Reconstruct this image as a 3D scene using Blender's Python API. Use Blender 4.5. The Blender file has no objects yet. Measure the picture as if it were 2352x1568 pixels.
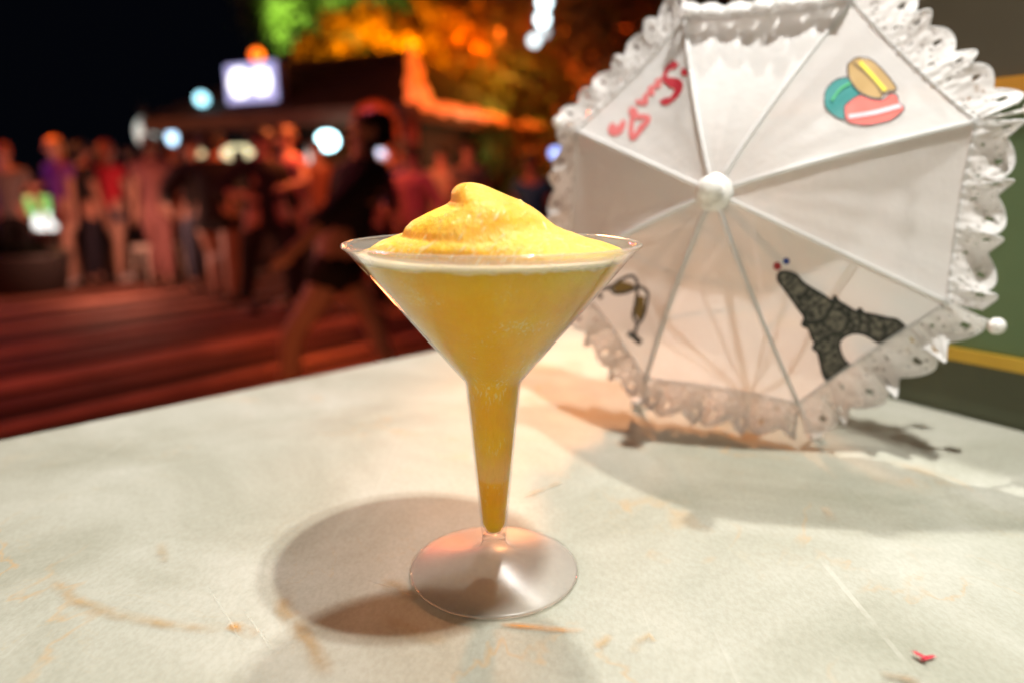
import bpy, bmesh, math, random
from mathutils import Vector, Matrix, noise
from mathutils.bvhtree import BVHTree
from mathutils.geometry import delaunay_2d_cdt
import numpy as np

S = bpy.context.scene
COL = S.collection
PI = math.pi
R = math.radians
random.seed(7)

# ------------------------------------------------------------------ camera
PITCH = R(12.9)
CAM = Vector((.0075, -.26, .1586))
FPX = 1568.0                     # focal length in pixels of a 2352 wide frame
cd = bpy.data.cameras.new('camera')
cam = bpy.data.objects.new('camera', cd)
COL.objects.link(cam)
cam.location = CAM
cam.rotation_euler = (PI / 2 - PITCH, 0, 0)
cd.sensor_width = 36
cd.lens = 24
cd.clip_start = .01
cd.clip_end = 300
cd.dof.use_dof = True
cd.dof.focus_distance = .262
cd.dof.aperture_fstop = 4.1
S.camera = cam

# ------------------------------------------------------------------ world, colour
w = bpy.data.worlds.new('World')
S.world = w
w.use_nodes = True
wn = w.node_tree.nodes
wbg = wn['Background']
wbg.inputs[0].default_value = (.25, .33, .6, 1)
wbg.inputs[1].default_value = .004
S.view_settings.view_transform = 'Standard'
S.view_settings.look = 'None'
S.view_settings.gamma = 1
S.view_settings.exposure = 0
S.view_settings.use_curve_mapping = False
S.render.engine = 'CYCLES'
S.cycles.use_denoising = True
S.cycles.max_bounces = 8
S.cycles.transparent_max_bounces = 24
S.cycles.sample_clamp_indirect = 4
S.cycles.caustics_reflective = False
S.cycles.caustics_refractive = False


def lamp(name, loc, power, col, size=.05, spot=None, aim=None, blend=.5):
    ld = bpy.data.lights.new(name, 'SPOT' if spot else 'POINT')
    ld.energy = power
    ld.color = col
    ld.shadow_soft_size = size
    if spot:
        ld.spot_size = R(spot)
        ld.spot_blend = blend
    o = bpy.data.objects.new(name, ld)
    COL.objects.link(o)
    o.location = loc
    if aim is not None:
        o.rotation_euler = (Vector(aim) - Vector(loc)).to_track_quat('-Z', 'Y').to_euler()
    return o


# two lamps over the table read from their shadows; added fill and glow below
lamp('ceiling_lamp_light', (.35, -.12, 1.37), 112, (1, .97, .91), .022, 100, (.35, -.1, 0), .35)
lamp('rear_lamp_light', (.245, .74, 1.5), 84, (1, .97, .91), .022, 110, (.2, .45, 0), .35)
lamp('side_fill_light', (-.45, -1.15, .46), 20, (1, .94, .80), .22, 60, (.05, .05, .08), .6)  # unseen soft light added to fill the front of the drink
lamp('orange_glow_light', (.10, 1.35, .62), 85.0, (1, .40, .16), .05, 18, (.078, .215, .0), .9)  # unseen spot added for the peach glow on table and parasol
# unseen coloured lights on the crowd; the low ones added for legs and ground
lamp('crowd_light', (-4.6, 3.4, 1.3), 110, (1, .20, .11), .4)
lamp('crowd_light', (-1.2, 4.6, 1.6), 48, (1, .10, .17), .1)
lamp('crowd_light', (-2.0, 6.6, 1.0), 70, (1, .20, .05), .1)
lamp('crowd_light', (-7.0, 9.4, .8), 70, (1, .35, .15), .1)
lamp('crowd_light', (-.8, 2.1, -.62), 8, (1, .25, .08), .08)  # low unseen light added for the nearest person's legs


lamp('crowd_light', (-1.25, 4.3, -.45), 14, (1, .24, .05), .15)  # low unseen light added for orange streaks on the ground
lamp('crowd_light', (-4.2, 7.0, -.45), 40, (1, .44, .30), .3)  # low unseen light added to brighten bare legs and stools
lamp('crowd_light', (-6.6, 7.2, .9), 16, (.45, .10, 1), .1)  # unseen light added to tint the violet top
lamp('crowd_light', (-5.35, 7.9, .95), 14, (1, .16, .01), .05)  # unseen light added to turn the blond hair orange


# ------------------------------------------------------------------ coordinates
def at(px, py, Y):
    """point at world y = Y that the photograph shows at pixel (px, py) of the 2352 px wide frame"""
    x = (px - 1176) / FPX
    u = (784 - py) / FPX
    d = Vector((x, math.cos(PITCH) + u * math.sin(PITCH), -math.sin(PITCH) + u * math.cos(PITCH)))
    return CAM + d * ((Y - CAM.y) / d.y)


def ray(px, py):
    return (at(px, py, 5) - CAM).normalized()


def onz(px, py, z):
    d = ray(px, py)
    return CAM + d * ((z - CAM.z) / d.z)


GZ = -1.04


# ------------------------------------------------------------------ materials
def mat(name, col, rough=.5, metal=0, spec=.5, emit=None, estr=0, sss=0, sssr=(1, .5, .2), scale=.01):
    m = bpy.data.materials.new(name)
    m.use_nodes = True
    b = m.node_tree.nodes['Principled BSDF']
    b.inputs['Base Color'].default_value = (*col, 1)
    b.inputs['Roughness'].default_value = rough
    b.inputs['Metallic'].default_value = metal
    b.inputs['Specular IOR Level'].default_value = spec
    if emit:
        b.inputs['Emission Color'].default_value = (*emit, 1)
        b.inputs['Emission Strength'].default_value = estr
    if sss:
        b.inputs['Subsurface Weight'].default_value = sss
        b.inputs['Subsurface Radius'].default_value = sssr
        b.inputs['Subsurface Scale'].default_value = scale
    return m


def NT(m):
    nt = m.node_tree
    return nt, nt.nodes, nt.links, nt.nodes['Principled BSDF']


def mottled(name, c1, c2, scale=20, rough=.6, bump=.0, detail=4, dist=.01, spec=.5):
    m = mat(name, c1, rough, spec=spec)
    nt, N, L, b = NT(m)
    tc = N.new('ShaderNodeTexCoord')
    n = N.new('ShaderNodeTexNoise')
    n.inputs['Scale'].default_value = scale
    n.inputs['Detail'].default_value = detail
    r = N.new('ShaderNodeValToRGB')
    r.color_ramp.elements[0].position = .35
    r.color_ramp.elements[1].position = .65
    r.color_ramp.elements[0].color = (*c1, 1)
    r.color_ramp.elements[1].color = (*c2, 1)
    L.new(tc.outputs['Object'], n.inputs['Vector'])
    L.new(n.outputs['Fac'], r.inputs[0])
    L.new(r.outputs[0], b.inputs['Base Color'])
    if bump:
        bp = N.new('ShaderNodeBump')
        bp.inputs['Strength'].default_value = bump
        bp.inputs['Distance'].default_value = dist
        L.new(n.outputs['Fac'], bp.inputs['Height'])
        L.new(bp.outputs[0], b.inputs['Normal'])
    return m


def emis(name, col, s):
    return mat(name, (.8, .8, .8), .4, emit=col, estr=s)


# table: cream laminate with faint stone clouds, ochre veins and hairline scratches
def table_material():
    m = mat('table_laminate', (.6, .57, .48), .38, spec=.35)
    nt, N, L, b = NT(m)
    tc = N.new('ShaderNodeTexCoord')

    def noise_(scale, detail, dist=0, rough=.5, rot=0, sc=(1, 1, 1)):
        mp = N.new('ShaderNodeMapping')
        mp.inputs['Rotation'].default_value = (0, 0, rot)
        mp.inputs['Scale'].default_value = sc
        L.new(tc.outputs['Object'], mp.inputs['Vector'])
        n = N.new('ShaderNodeTexNoise')
        n.inputs['Scale'].default_value = scale
        n.inputs['Detail'].default_value = detail
        n.inputs['Roughness'].default_value = rough
        n.inputs['Distortion'].default_value = dist
        L.new(mp.outputs[0], n.inputs['Vector'])
        return n.outputs['Fac']

    def ramp(v, stops):
        r = N.new('ShaderNodeValToRGB')
        e = r.color_ramp.elements
        while len(e) < len(stops):
            e.new(.5)
        for k, (p, c) in enumerate(stops):
            e[k].position = p
            e[k].color = (*c, 1) if len(c) == 3 else c
        L.new(v, r.inputs[0])
        return r.outputs[0]

    def mix(f, a, c, mode='MIX'):
        x = N.new('ShaderNodeMix')
        x.data_type = 'RGBA'
        x.blend_type = mode
        if isinstance(f, float):
            x.inputs[0].default_value = f
        else:
            L.new(f, x.inputs[0])
        for i, s in ((6, a), (7, c)):
            if isinstance(s, tuple):
                x.inputs[i].default_value = (*s, 1)
            else:
                L.new(s, x.inputs[i])
        return x.outputs[2]

    base = ramp(noise_(9, 6, .6, .6), [(.3, (.27, .275, .215)), (.5, (.355, .358, .297)), (.72, (.455, .457, .40))])
    fine = ramp(noise_(520, 4, 0, .7, .5, (1, .6, 1)), [(.36, (.88, .875, .855)), (.62, (1, 1, 1))])
    c = mix(1.0, base, fine, 'MULTIPLY')
    speck = ramp(noise_(900, 2), [(.62, (0, 0, 0)), (.72, (.5, .5, .5))])
    c = mix(speck, c, (.36, .33, .26))
    # ochre veins: where a distorted noise crosses its middle, broken up by a second noise
    v = noise_(6.5, 5, .9, .55, .9)
    band = ramp(v, [(.488, (0, 0, 0)), (.5, (1, 1, 1)), (.512, (0, 0, 0))])
    brk = ramp(noise_(14, 4, 0, .6), [(.50, (0, 0, 0)), (.70, (.55, .55, .55))])
    f = mix(1.0, band, brk, 'MULTIPLY')
    c = mix(f, c, (.50, .27, .075))
    v2 = noise_(11, 6, 1.4, .6, 2.2)
    band2 = ramp(v2, [(.494, (0, 0, 0)), (.5, (1, 1, 1)), (.506, (0, 0, 0))])
    brk2 = ramp(noise_(9, 4, 0, .6, .4), [(.52, (0, 0, 0)), (.74, (.35, .35, .35))])
    c = mix(mix(1.0, band2, brk2, 'MULTIPLY'), c, (.42, .29, .12))
    # pale scratches in two directions
    for rot, sc in ((.62, (1, .012, 1)), (-.75, (1, .016, 1))):
        s = ramp(noise_(230, 2, 0, .5, rot, sc), [(.70, (0, 0, 0)), (.78, (.22, .22, .22))])
        k = ramp(noise_(18, 3, 0, .5, rot), [(.5, (0, 0, 0)), (.62, (1, 1, 1))])
        c = mix(mix(1.0, s, k, 'MULTIPLY'), c, (.78, .76, .70))
    L.new(c, b.inputs['Base Color'])
    bp = N.new('ShaderNodeBump')
    bp.inputs['Strength'].default_value = .25
    bp.inputs['Distance'].default_value = .0004
    L.new(noise_(420, 4, 0, .6), bp.inputs['Height'])
    L.new(bp.outputs[0], b.inputs['Normal'])
    rr = N.new('ShaderNodeMapRange')
    rr.inputs['To Min'].default_value = .52
    rr.inputs['To Max'].default_value = .75
    L.new(noise_(30, 4), rr.inputs['Value'])
    L.new(rr.outputs[0], b.inputs['Roughness'])
    return m


def clear_plastic(name, tint=(.97, .97, .96), haze=.06, edge=.25, rough=.06, ior=1.5, hc=(.75, .72, .70)):
    """thin clear plastic: what is behind shows through, the surface mirrors by Fresnel, a little haze scatters"""
    m = bpy.data.materials.new(name)
    m.use_nodes = True
    nt = m.node_tree
    N, L = nt.nodes, nt.links
    N.clear()
    out = N.new('ShaderNodeOutputMaterial')
    tr = N.new('ShaderNodeBsdfTransparent')
    tr.inputs[0].default_value = (*tint, 1)
    gl = N.new('ShaderNodeBsdfGlossy')
    gl.inputs['Roughness'].default_value = rough
    df = N.new('ShaderNodeBsdfDiffuse')
    df.inputs[0].default_value = (*hc, 1)
    tl = N.new('ShaderNodeBsdfTranslucent')
    tl.inputs[0].default_value = (*hc, 1)
    hz = N.new('ShaderNodeMixShader')
    hz.inputs[0].default_value = .5
    L.new(df.outputs[0], hz.inputs[1])
    L.new(tl.outputs[0], hz.inputs[2])
    # Schlick's reflectance, the same from both sides of the thin wall
    f0 = ((ior - 1) / (ior + 1)) ** 2
    lf = N.new('ShaderNodeLayerWeight')
    lf.inputs[0].default_value = .5
    pw = N.new('ShaderNodeMath')
    pw.operation = 'POWER'
    pw.inputs[1].default_value = 5
    L.new(lf.outputs['Facing'], pw.inputs[0])
    fr = N.new('ShaderNodeMath')
    fr.operation = 'MULTIPLY_ADD'
    fr.inputs[1].default_value = 1 - f0
    fr.inputs[2].default_value = f0
    L.new(pw.outputs[0], fr.inputs[0])
    lw = N.new('ShaderNodeLayerWeight')
    lw.inputs[0].default_value = .35
    mr = N.new('ShaderNodeMapRange')
    mr.inputs['To Min'].default_value = haze
    mr.inputs['To Max'].default_value = edge
    L.new(lw.outputs['Facing'], mr.inputs['Value'])
    a = N.new('ShaderNodeMixShader')
    L.new(mr.outputs[0], a.inputs[0])
    L.new(tr.outputs[0], a.inputs[1])
    L.new(hz.outputs[0], a.inputs[2])
    z = N.new('ShaderNodeMixShader')
    L.new(fr.outputs[0], z.inputs[0])
    L.new(a.outputs[0], z.inputs[1])
    L.new(gl.outputs[0], z.inputs[2])
    L.new(z.outputs[0], out.inputs[0])
    return m


def cloth(name, col, transl=.35, clear=.0, weave=900, rough=.8, sheen=.02):
    m = bpy.data.materials.new(name)
    m.use_nodes = True
    nt = m.node_tree
    N, L = nt.nodes, nt.links
    N.clear()
    out = N.new('ShaderNodeOutputMaterial')
    df = N.new('ShaderNodeBsdfDiffuse')
    df.inputs[0].default_value = (*col, 1)
    tl = N.new('ShaderNodeBsdfTranslucent')
    tl.inputs[0].default_value = (*col, 1)
    gl = N.new('ShaderNodeBsdfGlossy')
    gl.inputs['Roughness'].default_value = .45
    tr = N.new('ShaderNodeBsdfTransparent')
    tc = N.new('ShaderNodeTexCoord')
    n = N.new('ShaderNodeTexNoise')
    n.inputs['Scale'].default_value = 38
    n.inputs['Detail'].default_value = 5
    L.new(tc.outputs['Object'], n.inputs['Vector'])
    bp = N.new('ShaderNodeBump')
    bp.inputs['Strength'].default_value = .35
    bp.inputs['Distance'].default_value = .004
    L.new(n.outputs['Fac'], bp.inputs['Height'])
    for s in (df, tl, gl):
        L.new(bp.outputs[0], s.inputs['Normal'])
    m1 = N.new('ShaderNodeMixShader')
    m1.inputs[0].default_value = transl
    L.new(df.outputs[0], m1.inputs[1])
    L.new(tl.outputs[0], m1.inputs[2])
    m2 = N.new('ShaderNodeMixShader')
    m2.inputs[0].default_value = sheen
    L.new(m1.outputs[0], m2.inputs[1])
    L.new(gl.outputs[0], m2.inputs[2])
    m3 = N.new('ShaderNodeMixShader')
    m3.inputs[0].default_value = clear
    L.new(m2.outputs[0], m3.inputs[1])
    L.new(tr.outputs[0], m3.inputs[2])
    L.new(m3.outputs[0], out.inputs[0])
    return m


# frozen drink: glossy golden slush with streaked ice relief
def slush(name, col, bump=.5, streak=True, rough=.42, ss=1.0, sc=.018):
    m = mat(name, col, rough, spec=.3, sss=ss, sssr=(1, .62, .06), scale=sc)
    nt, N, L, b = NT(m)
    tc = N.new('ShaderNodeTexCoord')
    mp = N.new('ShaderNodeMapping')
    mp.inputs['Rotation'].default_value = (0, R(38), 0)
    mp.inputs['Scale'].default_value = (1, 1, .22) if streak else (1, 1, 1)
    n = N.new('ShaderNodeTexNoise')
    n.inputs['Scale'].default_value = 620
    n.inputs['Detail'].default_value = 3
    n.inputs['Roughness'].default_value = .6
    L.new(tc.outputs['Object'], mp.inputs['Vector'])
    L.new(mp.outputs[0], n.inputs['Vector'])
    n2 = N.new('ShaderNodeTexNoise')
    n2.inputs['Scale'].default_value = 110
    n2.inputs['Detail'].default_value = 4
    L.new(mp.outputs[0], n2.inputs['Vector'])
    n3 = N.new('ShaderNodeTexNoise')
    n3.inputs['Scale'].default_value = 40
    n3.inputs['Detail'].default_value = 4
    L.new(tc.outputs['Object'], n3.inputs['Vector'])
    ad = N.new('ShaderNodeMath')
    ad.operation = 'ADD'
    L.new(n.outputs['Fac'], ad.inputs[0])
    L.new(n2.outputs['Fac'], ad.inputs[1])
    bp = N.new('ShaderNodeBump')
    bp.inputs['Strength'].default_value = bump
    bp.inputs['Distance'].default_value = .0022
    L.new(ad.outputs[0], bp.inputs['Height'])
    L.new(bp.outputs[0], b.inputs['Normal'])
    r = N.new('ShaderNodeValToRGB')
    r.color_ramp.elements[0].position = .3
    r.color_ramp.elements[1].position = .72
    r.color_ramp.elements[0].color = (col[0] * .88, col[1] * .82, col[2] * .6, 1)
    r.color_ramp.elements[1].color = (min(1, col[0] * 1.05), col[1] * 1.18, col[2] * 2.2 + .02, 1)
    L.new(n3.outputs['Fac'], r.inputs[0])
    # pale ice flecks drawn out along the pour
    mp2 = N.new('ShaderNodeMapping')
    mp2.inputs['Rotation'].default_value = (0, R(38), 0)
    mp2.inputs['Scale'].default_value = (1, 1, .3)
    L.new(tc.outputs['Object'], mp2.inputs['Vector'])
    n4 = N.new('ShaderNodeTexNoise')
    n4.inputs['Scale'].default_value = 1150
    n4.inputs['Detail'].default_value = 1
    L.new(mp2.outputs[0], n4.inputs['Vector'])
    n5 = N.new('ShaderNodeTexNoise')
    n5.inputs['Scale'].default_value = 60
    L.new(tc.outputs['Object'], n5.inputs['Vector'])
    mu = N.new('ShaderNodeMath')
    mu.operation = 'MULTIPLY'
    L.new(n4.outputs['Fac'], mu.inputs[0])
    L.new(n5.outputs['Fac'], mu.inputs[1])
    r2 = N.new('ShaderNodeValToRGB')
    r2.color_ramp.elements[0].position = .345
    r2.color_ramp.elements[1].position = .46
    r2.color_ramp.elements[1].color = (.6, .6, .6, 1)
    L.new(mu.outputs[0], r2.inputs[0])
    mx = N.new('ShaderNodeMix')
    mx.data_type = 'RGBA'
    L.new(r2.outputs[0], mx.inputs[0])
    L.new(r.outputs[0], mx.inputs[6])
    mx.inputs[7].default_value = (1, .84, .42, 1)
    # paler peach band low in the stem
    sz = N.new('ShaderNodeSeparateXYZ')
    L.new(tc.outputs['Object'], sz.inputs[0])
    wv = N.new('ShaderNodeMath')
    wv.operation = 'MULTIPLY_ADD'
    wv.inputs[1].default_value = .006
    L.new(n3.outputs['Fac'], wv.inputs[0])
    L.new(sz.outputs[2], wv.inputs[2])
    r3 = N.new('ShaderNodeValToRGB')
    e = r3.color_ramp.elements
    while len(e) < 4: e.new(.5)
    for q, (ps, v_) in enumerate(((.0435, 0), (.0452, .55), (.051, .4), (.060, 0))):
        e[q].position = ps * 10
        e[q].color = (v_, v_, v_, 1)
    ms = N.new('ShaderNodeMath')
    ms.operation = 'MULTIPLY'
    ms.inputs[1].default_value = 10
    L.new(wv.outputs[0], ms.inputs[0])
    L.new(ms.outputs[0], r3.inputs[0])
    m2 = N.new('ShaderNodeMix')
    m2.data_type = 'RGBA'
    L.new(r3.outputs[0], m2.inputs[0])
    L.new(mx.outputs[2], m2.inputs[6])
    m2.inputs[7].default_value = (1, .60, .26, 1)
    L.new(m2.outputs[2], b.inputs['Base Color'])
    return m


M = {}
M['table'] = table_material()
M['table_edge'] = mottled('table_edge', (.30, .28, .22), (.38, .36, .28), 30)
M['glass'] = clear_plastic('clear_plastic', haze=.002, edge=.07, ior=1.18)
M['foot'] = clear_plastic('foot_plastic', tint=(.95, .94, .93), haze=.14, edge=.22, rough=.32, hc=(.82, .75, .72))
M['rim'] = clear_plastic('rim_plastic', tint=(.93, .93, .92), haze=.20, edge=.42, rough=.12, hc=(.95, .88, .78))
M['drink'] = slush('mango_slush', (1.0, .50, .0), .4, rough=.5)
M['mound'] = slush('mango_slush_top', (.96, .495, .040), .62, rough=.28, ss=.8, sc=.009)
M['foam'] = slush('pale_foam', (1, .70, .27), .6, False, ss=.2)
M['ice'] = mat('ice_crystal', (.98, .82, .45), .12, spec=.9)
M['fabric'] = cloth('white_nylon', (.86, .855, .85), .38, .14)
M['lace'] = cloth('white_lace', (.86, .825, .81), .42, .16)
def lace_cloth():
    m = cloth('white_lace', (.86, .845, .835), .42, .16)
    N, L = m.node_tree.nodes, m.node_tree.links
    last = [n for n in N if n.type == 'MIX_SHADER' and n.outputs[0].is_linked and n.outputs[0].links[0].to_node.type == 'OUTPUT_MATERIAL'][0]
    tc = [n for n in N if n.type == 'TEX_COORD'][0]
    v = N.new('ShaderNodeTexVoronoi')
    v.inputs['Scale'].default_value = 230
    r = N.new('ShaderNodeValToRGB')
    r.color_ramp.elements[0].position = .22
    r.color_ramp.elements[1].position = .42
    r.color_ramp.elements[0].color = (.55, .55, .55, 1)
    r.color_ramp.elements[1].color = (.02, .02, .02, 1)
    n = N.new('ShaderNodeTexNoise')
    n.inputs['Scale'].default_value = 75
    n.inputs['Detail'].default_value = 2
    r2 = N.new('ShaderNodeValToRGB')
    r2.color_ramp.elements[0].position = .42
    r2.color_ramp.elements[1].position = .52
    mu = N.new('ShaderNodeMath')
    mu.operation = 'MULTIPLY_ADD'
    mu.inputs[2].default_value = .06
    L.new(tc.outputs['Object'], v.inputs['Vector'])
    L.new(tc.outputs['Object'], n.inputs['Vector'])
    L.new(v.outputs['Distance'], r.inputs[0])
    L.new(n.outputs['Fac'], r2.inputs[0])
    L.new(r.outputs[0], mu.inputs[0])
    L.new(r2.outputs[0], mu.inputs[1])
    L.new(mu.outputs[0], last.inputs[0])
    return m


M['lace'] = lace_cloth()
M['white_plastic'] = mat('white_plastic', (.82, .80, .77), .3)
M['white_metal'] = mat('white_rod', (.75, .73, .70), .35)
M['dark_metal'] = mat('dark_metal', (.05, .05, .05), .5, .3)


# ------------------------------------------------------------------ object helpers
def tag(o, label=None, cat=None, group=None, kind=None):
    if label: o['label'] = label
    if cat: o['category'] = cat
    if group: o['group'] = group
    if kind: o['kind'] = kind
    return o


def empty(name, loc=(0, 0, 0), rz=0):
    o = bpy.data.objects.new(name, None)
    o.empty_display_size = .05
    COL.objects.link(o)
    o.location = loc
    o.rotation_euler.z = rz
    return o


class MB:
    """collects shapes, then links them as ONE mesh object"""

    def __init__(s):
        s.v = []
        s.f = []

    def add(s, vs, fs):
        k = len(s.v)
        s.v += [Vector(p) for p in vs]
        s.f += [tuple(i + k for i in f) for f in fs]
        return s

    def box(s, lo, hi, mtx=None):
        x0, y0, z0 = lo
        x1, y1, z1 = hi
        vs = [Vector(p) for p in ((x0, y0, z0), (x1, y0, z0), (x1, y1, z0), (x0, y1, z0), (x0, y0, z1), (x1, y0, z1), (x1, y1, z1), (x0, y1, z1))]
        if mtx: vs = [mtx @ p for p in vs]
        return s.add(vs, [(0, 3, 2, 1), (4, 5, 6, 7), (0, 1, 5, 4), (1, 2, 6, 5), (2, 3, 7, 6), (3, 0, 4, 7)])

    def tube(s, pts, r, n=8, cap=True):
        pts = [Vector(p) for p in pts]
        rs = r if isinstance(r, (list, tuple)) else [r] * len(pts)
        vs, fs = [], []
        ref = None
        for i, p in enumerate(pts):
            d = (pts[min(i + 1, len(pts) - 1)] - pts[max(i - 1, 0)]).normalized()
            if ref is None or abs(ref.dot(d)) > .95:
                ref = Vector((0, 0, 1)) if abs(d.z) < .9 else Vector((1, 0, 0))
            a = d.cross(ref).normalized()
            b = a.cross(d).normalized()
            ref = b
            for k in range(n):
                t = 2 * PI * k / n
                vs.append(p + (a * math.cos(t) + b * math.sin(t)) * rs[i])
        for i in range(len(pts) - 1):
            for k in range(n):
                fs.append((i * n + k, i * n + (k + 1) % n, (i + 1) * n + (k + 1) % n, (i + 1) * n + k))
        if cap:
            fs.append(tuple(range(n))[::-1])
            fs.append(tuple((len(pts) - 1) * n + k for k in range(n)))
        return s.add(vs, fs)

    def lathe(s, prof, n=48, mtx=None, jit=0):
        """prof: list of (r, z); closed at r = 0"""
        vs, fs, ring = [], [], []
        for r, z in prof:
            if r < 1e-6:
                ring.append([len(vs)])
                vs.append(Vector((0, 0, z)))
            else:
                ring.append(list(range(len(vs), len(vs) + n)))
                for k in range(n):
                    t = 2 * PI * k / n
                    vs.append(Vector((r * math.cos(t), r * math.sin(t), z)))
        for a, b in zip(ring, ring[1:]):
            for k in range(n):
                k2 = (k + 1) % n
                if len(a) == 1 and len(b) == 1: continue
                if len(a) == 1: fs.append((a[0], b[k2], b[k]))
                elif len(b) == 1: fs.append((a[k], a[k2], b[0]))
                else: fs.append((a[k], a[k2], b[k2], b[k]))
        if mtx: vs = [mtx @ p for p in vs]
        return s.add(vs, fs)

    def ball(s, c, r, n=12, sc=(1, 1, 1)):
        prof = [(math.sin(PI * i / n) * r, -math.cos(PI * i / n) * r) for i in range(n + 1)]
        prof[0] = (0, -r)
        prof[-1] = (0, r)
        return s.lathe(prof, n * 2, Matrix.Translation(c) @ Matrix.Diagonal((*sc, 1)))

    def build(s, name, m, parent=None, smooth=False, bevel=0, flip=False):
        me = bpy.data.meshes.new(name)
        me.from_pydata([tuple(p) for p in s.v], [], s.f)
        me.update()
        if flip: me.flip_normals()
        me.materials.append(m)
        if smooth:
            me.polygons.foreach_set('use_smooth', [True] * len(me.polygons))
        o = bpy.data.objects.new(name, me)
        COL.objects.link(o)
        if parent is not None: o.parent = parent
        if bevel:
            b = o.modifiers.new('bevel', 'BEVEL')
            b.width = bevel
            b.segments = 2
        return o


def local(root, p):
    return root.matrix_basis.inverted() @ Vector(p)


# ================================================================== GROUND
def ground():
    m = mottled('dark_paving', (.030, .014, .011), (.065, .030, .022), 1.6, .85, .25, 6, spec=.2)
    g = MB().add([(-60, -20, GZ), (60, -20, GZ), (60, 90, GZ), (-60, 90, GZ)], [(0, 1, 2, 3)]).build('ground', m)
    tag(g, kind='structure')
    bm1 = mottled('red_band', (.24, .10, .07), (.42, .20, .14), 2.5, .8, .3, 6, spec=.2)  # alternating reddish and brown strips laid along the ground
    bm2 = mottled('brown_band', (.10, .04, .03), (.17, .07, .05), 2.5, .8, .3, 6, spec=.2)
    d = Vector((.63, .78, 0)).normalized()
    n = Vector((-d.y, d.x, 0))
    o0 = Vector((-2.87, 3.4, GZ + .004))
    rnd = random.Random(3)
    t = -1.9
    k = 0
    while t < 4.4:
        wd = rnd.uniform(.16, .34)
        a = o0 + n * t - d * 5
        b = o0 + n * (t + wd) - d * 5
        MB().box((0, 0, 0), (11, wd, .012), Matrix.Translation(a) @ Matrix.Rotation(math.atan2(d.y, d.x), 4, 'Z')).build('ground_band', bm1 if k % 2 else bm2, g)
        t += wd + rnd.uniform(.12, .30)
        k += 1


ground()

# ================================================================== TABLE AND WALL
WD = Vector((-.56, .83, 0)).normalized()          # along the wall, away from the camera
WP = Vector((.30, .243, 0))
WN = Vector((-.83, -.56, 0)).normalized()         # out of the wall, over the table
TC = Vector((.091, .553, 0))
TA = Vector((-.72, -.693, 0)).normalized()
TB = -WD


def table():
    root = empty('bar_table', (TC.x, TC.y, GZ))
    tag(root, 'cream marbled table top under the yellow cocktail, scratched and stained with ochre', 'table')
    q = [TC, TC + TA * 1.35, TC + TA * 1.35 + TB * 1.45, TC + TB * 1.45]
    n = 1
    top = MB()
    vs = [p.copy() for p in q] + [p - Vector((0, 0, .038)) for p in q]
    top.add([local(root, p) for p in vs], [(0, 1, 2, 3), (7, 6, 5, 4), (0, 4, 5, 1), (1, 5, 6, 2), (2, 6, 7, 3), (3, 7, 4, 0)])
    t = top.build('tabletop', M['table'], root, bevel=.006)
    base = MB()
    c = sum(q, Vector()) / 4
    for p in q:
        p2 = p.lerp(c, .12)
        b = MB().tube([local(root, (p2.x, p2.y, GZ)), local(root, (p2.x, p2.y, -.04))], .03, 12)
        b.build('leg', M['table_edge'], root, True)
    return root, t


TABLE, TOP = table()


def wall():
    root = empty('board_wall', (WP.x, WP.y, GZ))
    tag(root, 'dark green painted board wall with yellow seams behind the white parasol', 'wall')
    gm = mottled('green_paint', (.080, .135, .055), (.100, .160, .068), 9, .55, .15, 5)
    gd = mottled('olive_paint', (.055, .066, .034), (.070, .080, .042), 9, .55, .15, 5)
    bmat = mottled('brown_green_paint', (.070, .060, .038), (.085, .072, .045), 9, .5, .15, 5)
    ym = mottled('yellow_seam', (.42, .26, .02), (.50, .32, .03), 20, .5)
    om = mottled('orange_seam', (.48, .20, .015), (.55, .25, .02), 20, .5)
    ang = math.atan2(TB.y, TB.x)
    T = Matrix.Translation(Vector((0, 0, 0))) @ Matrix.Rotation(ang, 4, 'Z')
    # local frame: +x runs toward the camera along the wall, +y = left of that = away from table?
    side = 1 if (Matrix.Rotation(ang, 3, 'Z') @ Vector((0, 1, 0))).dot(WN) < 0 else -1
    y0, y1 = sorted((side * .002, side * .03))
    s0, s1 = -.15, 1.3
    zs = [-GZ - .70, -GZ - .15, -GZ + .035, -GZ + .231, -GZ + .262, -GZ + .32, -GZ + .43]
    mats = [gm, gd, gm, bmat, gm, gd]
    prev = 0.0
    edges = [0.0, .34, -GZ - .35, -GZ + .042, -GZ + .220, -GZ + .29, -GZ + .46]
    ms = [gm, gm, gd, gm, bmat, gm]
    for (a, b), m in zip(zip(edges, edges[1:]), ms):
        MB().box((s0, y0, a + .003), (s1, y1, b - .003), T).build('board', m, root, bevel=.003)
    for z, m, h in ((-GZ + .042, ym, .0045), (-GZ + .220, om, .006)):
        yy = sorted((side * -.0015, side * .02))
        MB().box((s0, yy[0], z - h), (s1, yy[1], z + h), T).build('seam_strip', m, root)
    yy = sorted((side * -.003, side * .045))
    MB().box((s0 - .03, yy[0], 0), (s0 - .0005, yy[1], edges[-1]), T).build('end_post', gd, root, bevel=.003)
    return root


wall()


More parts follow.
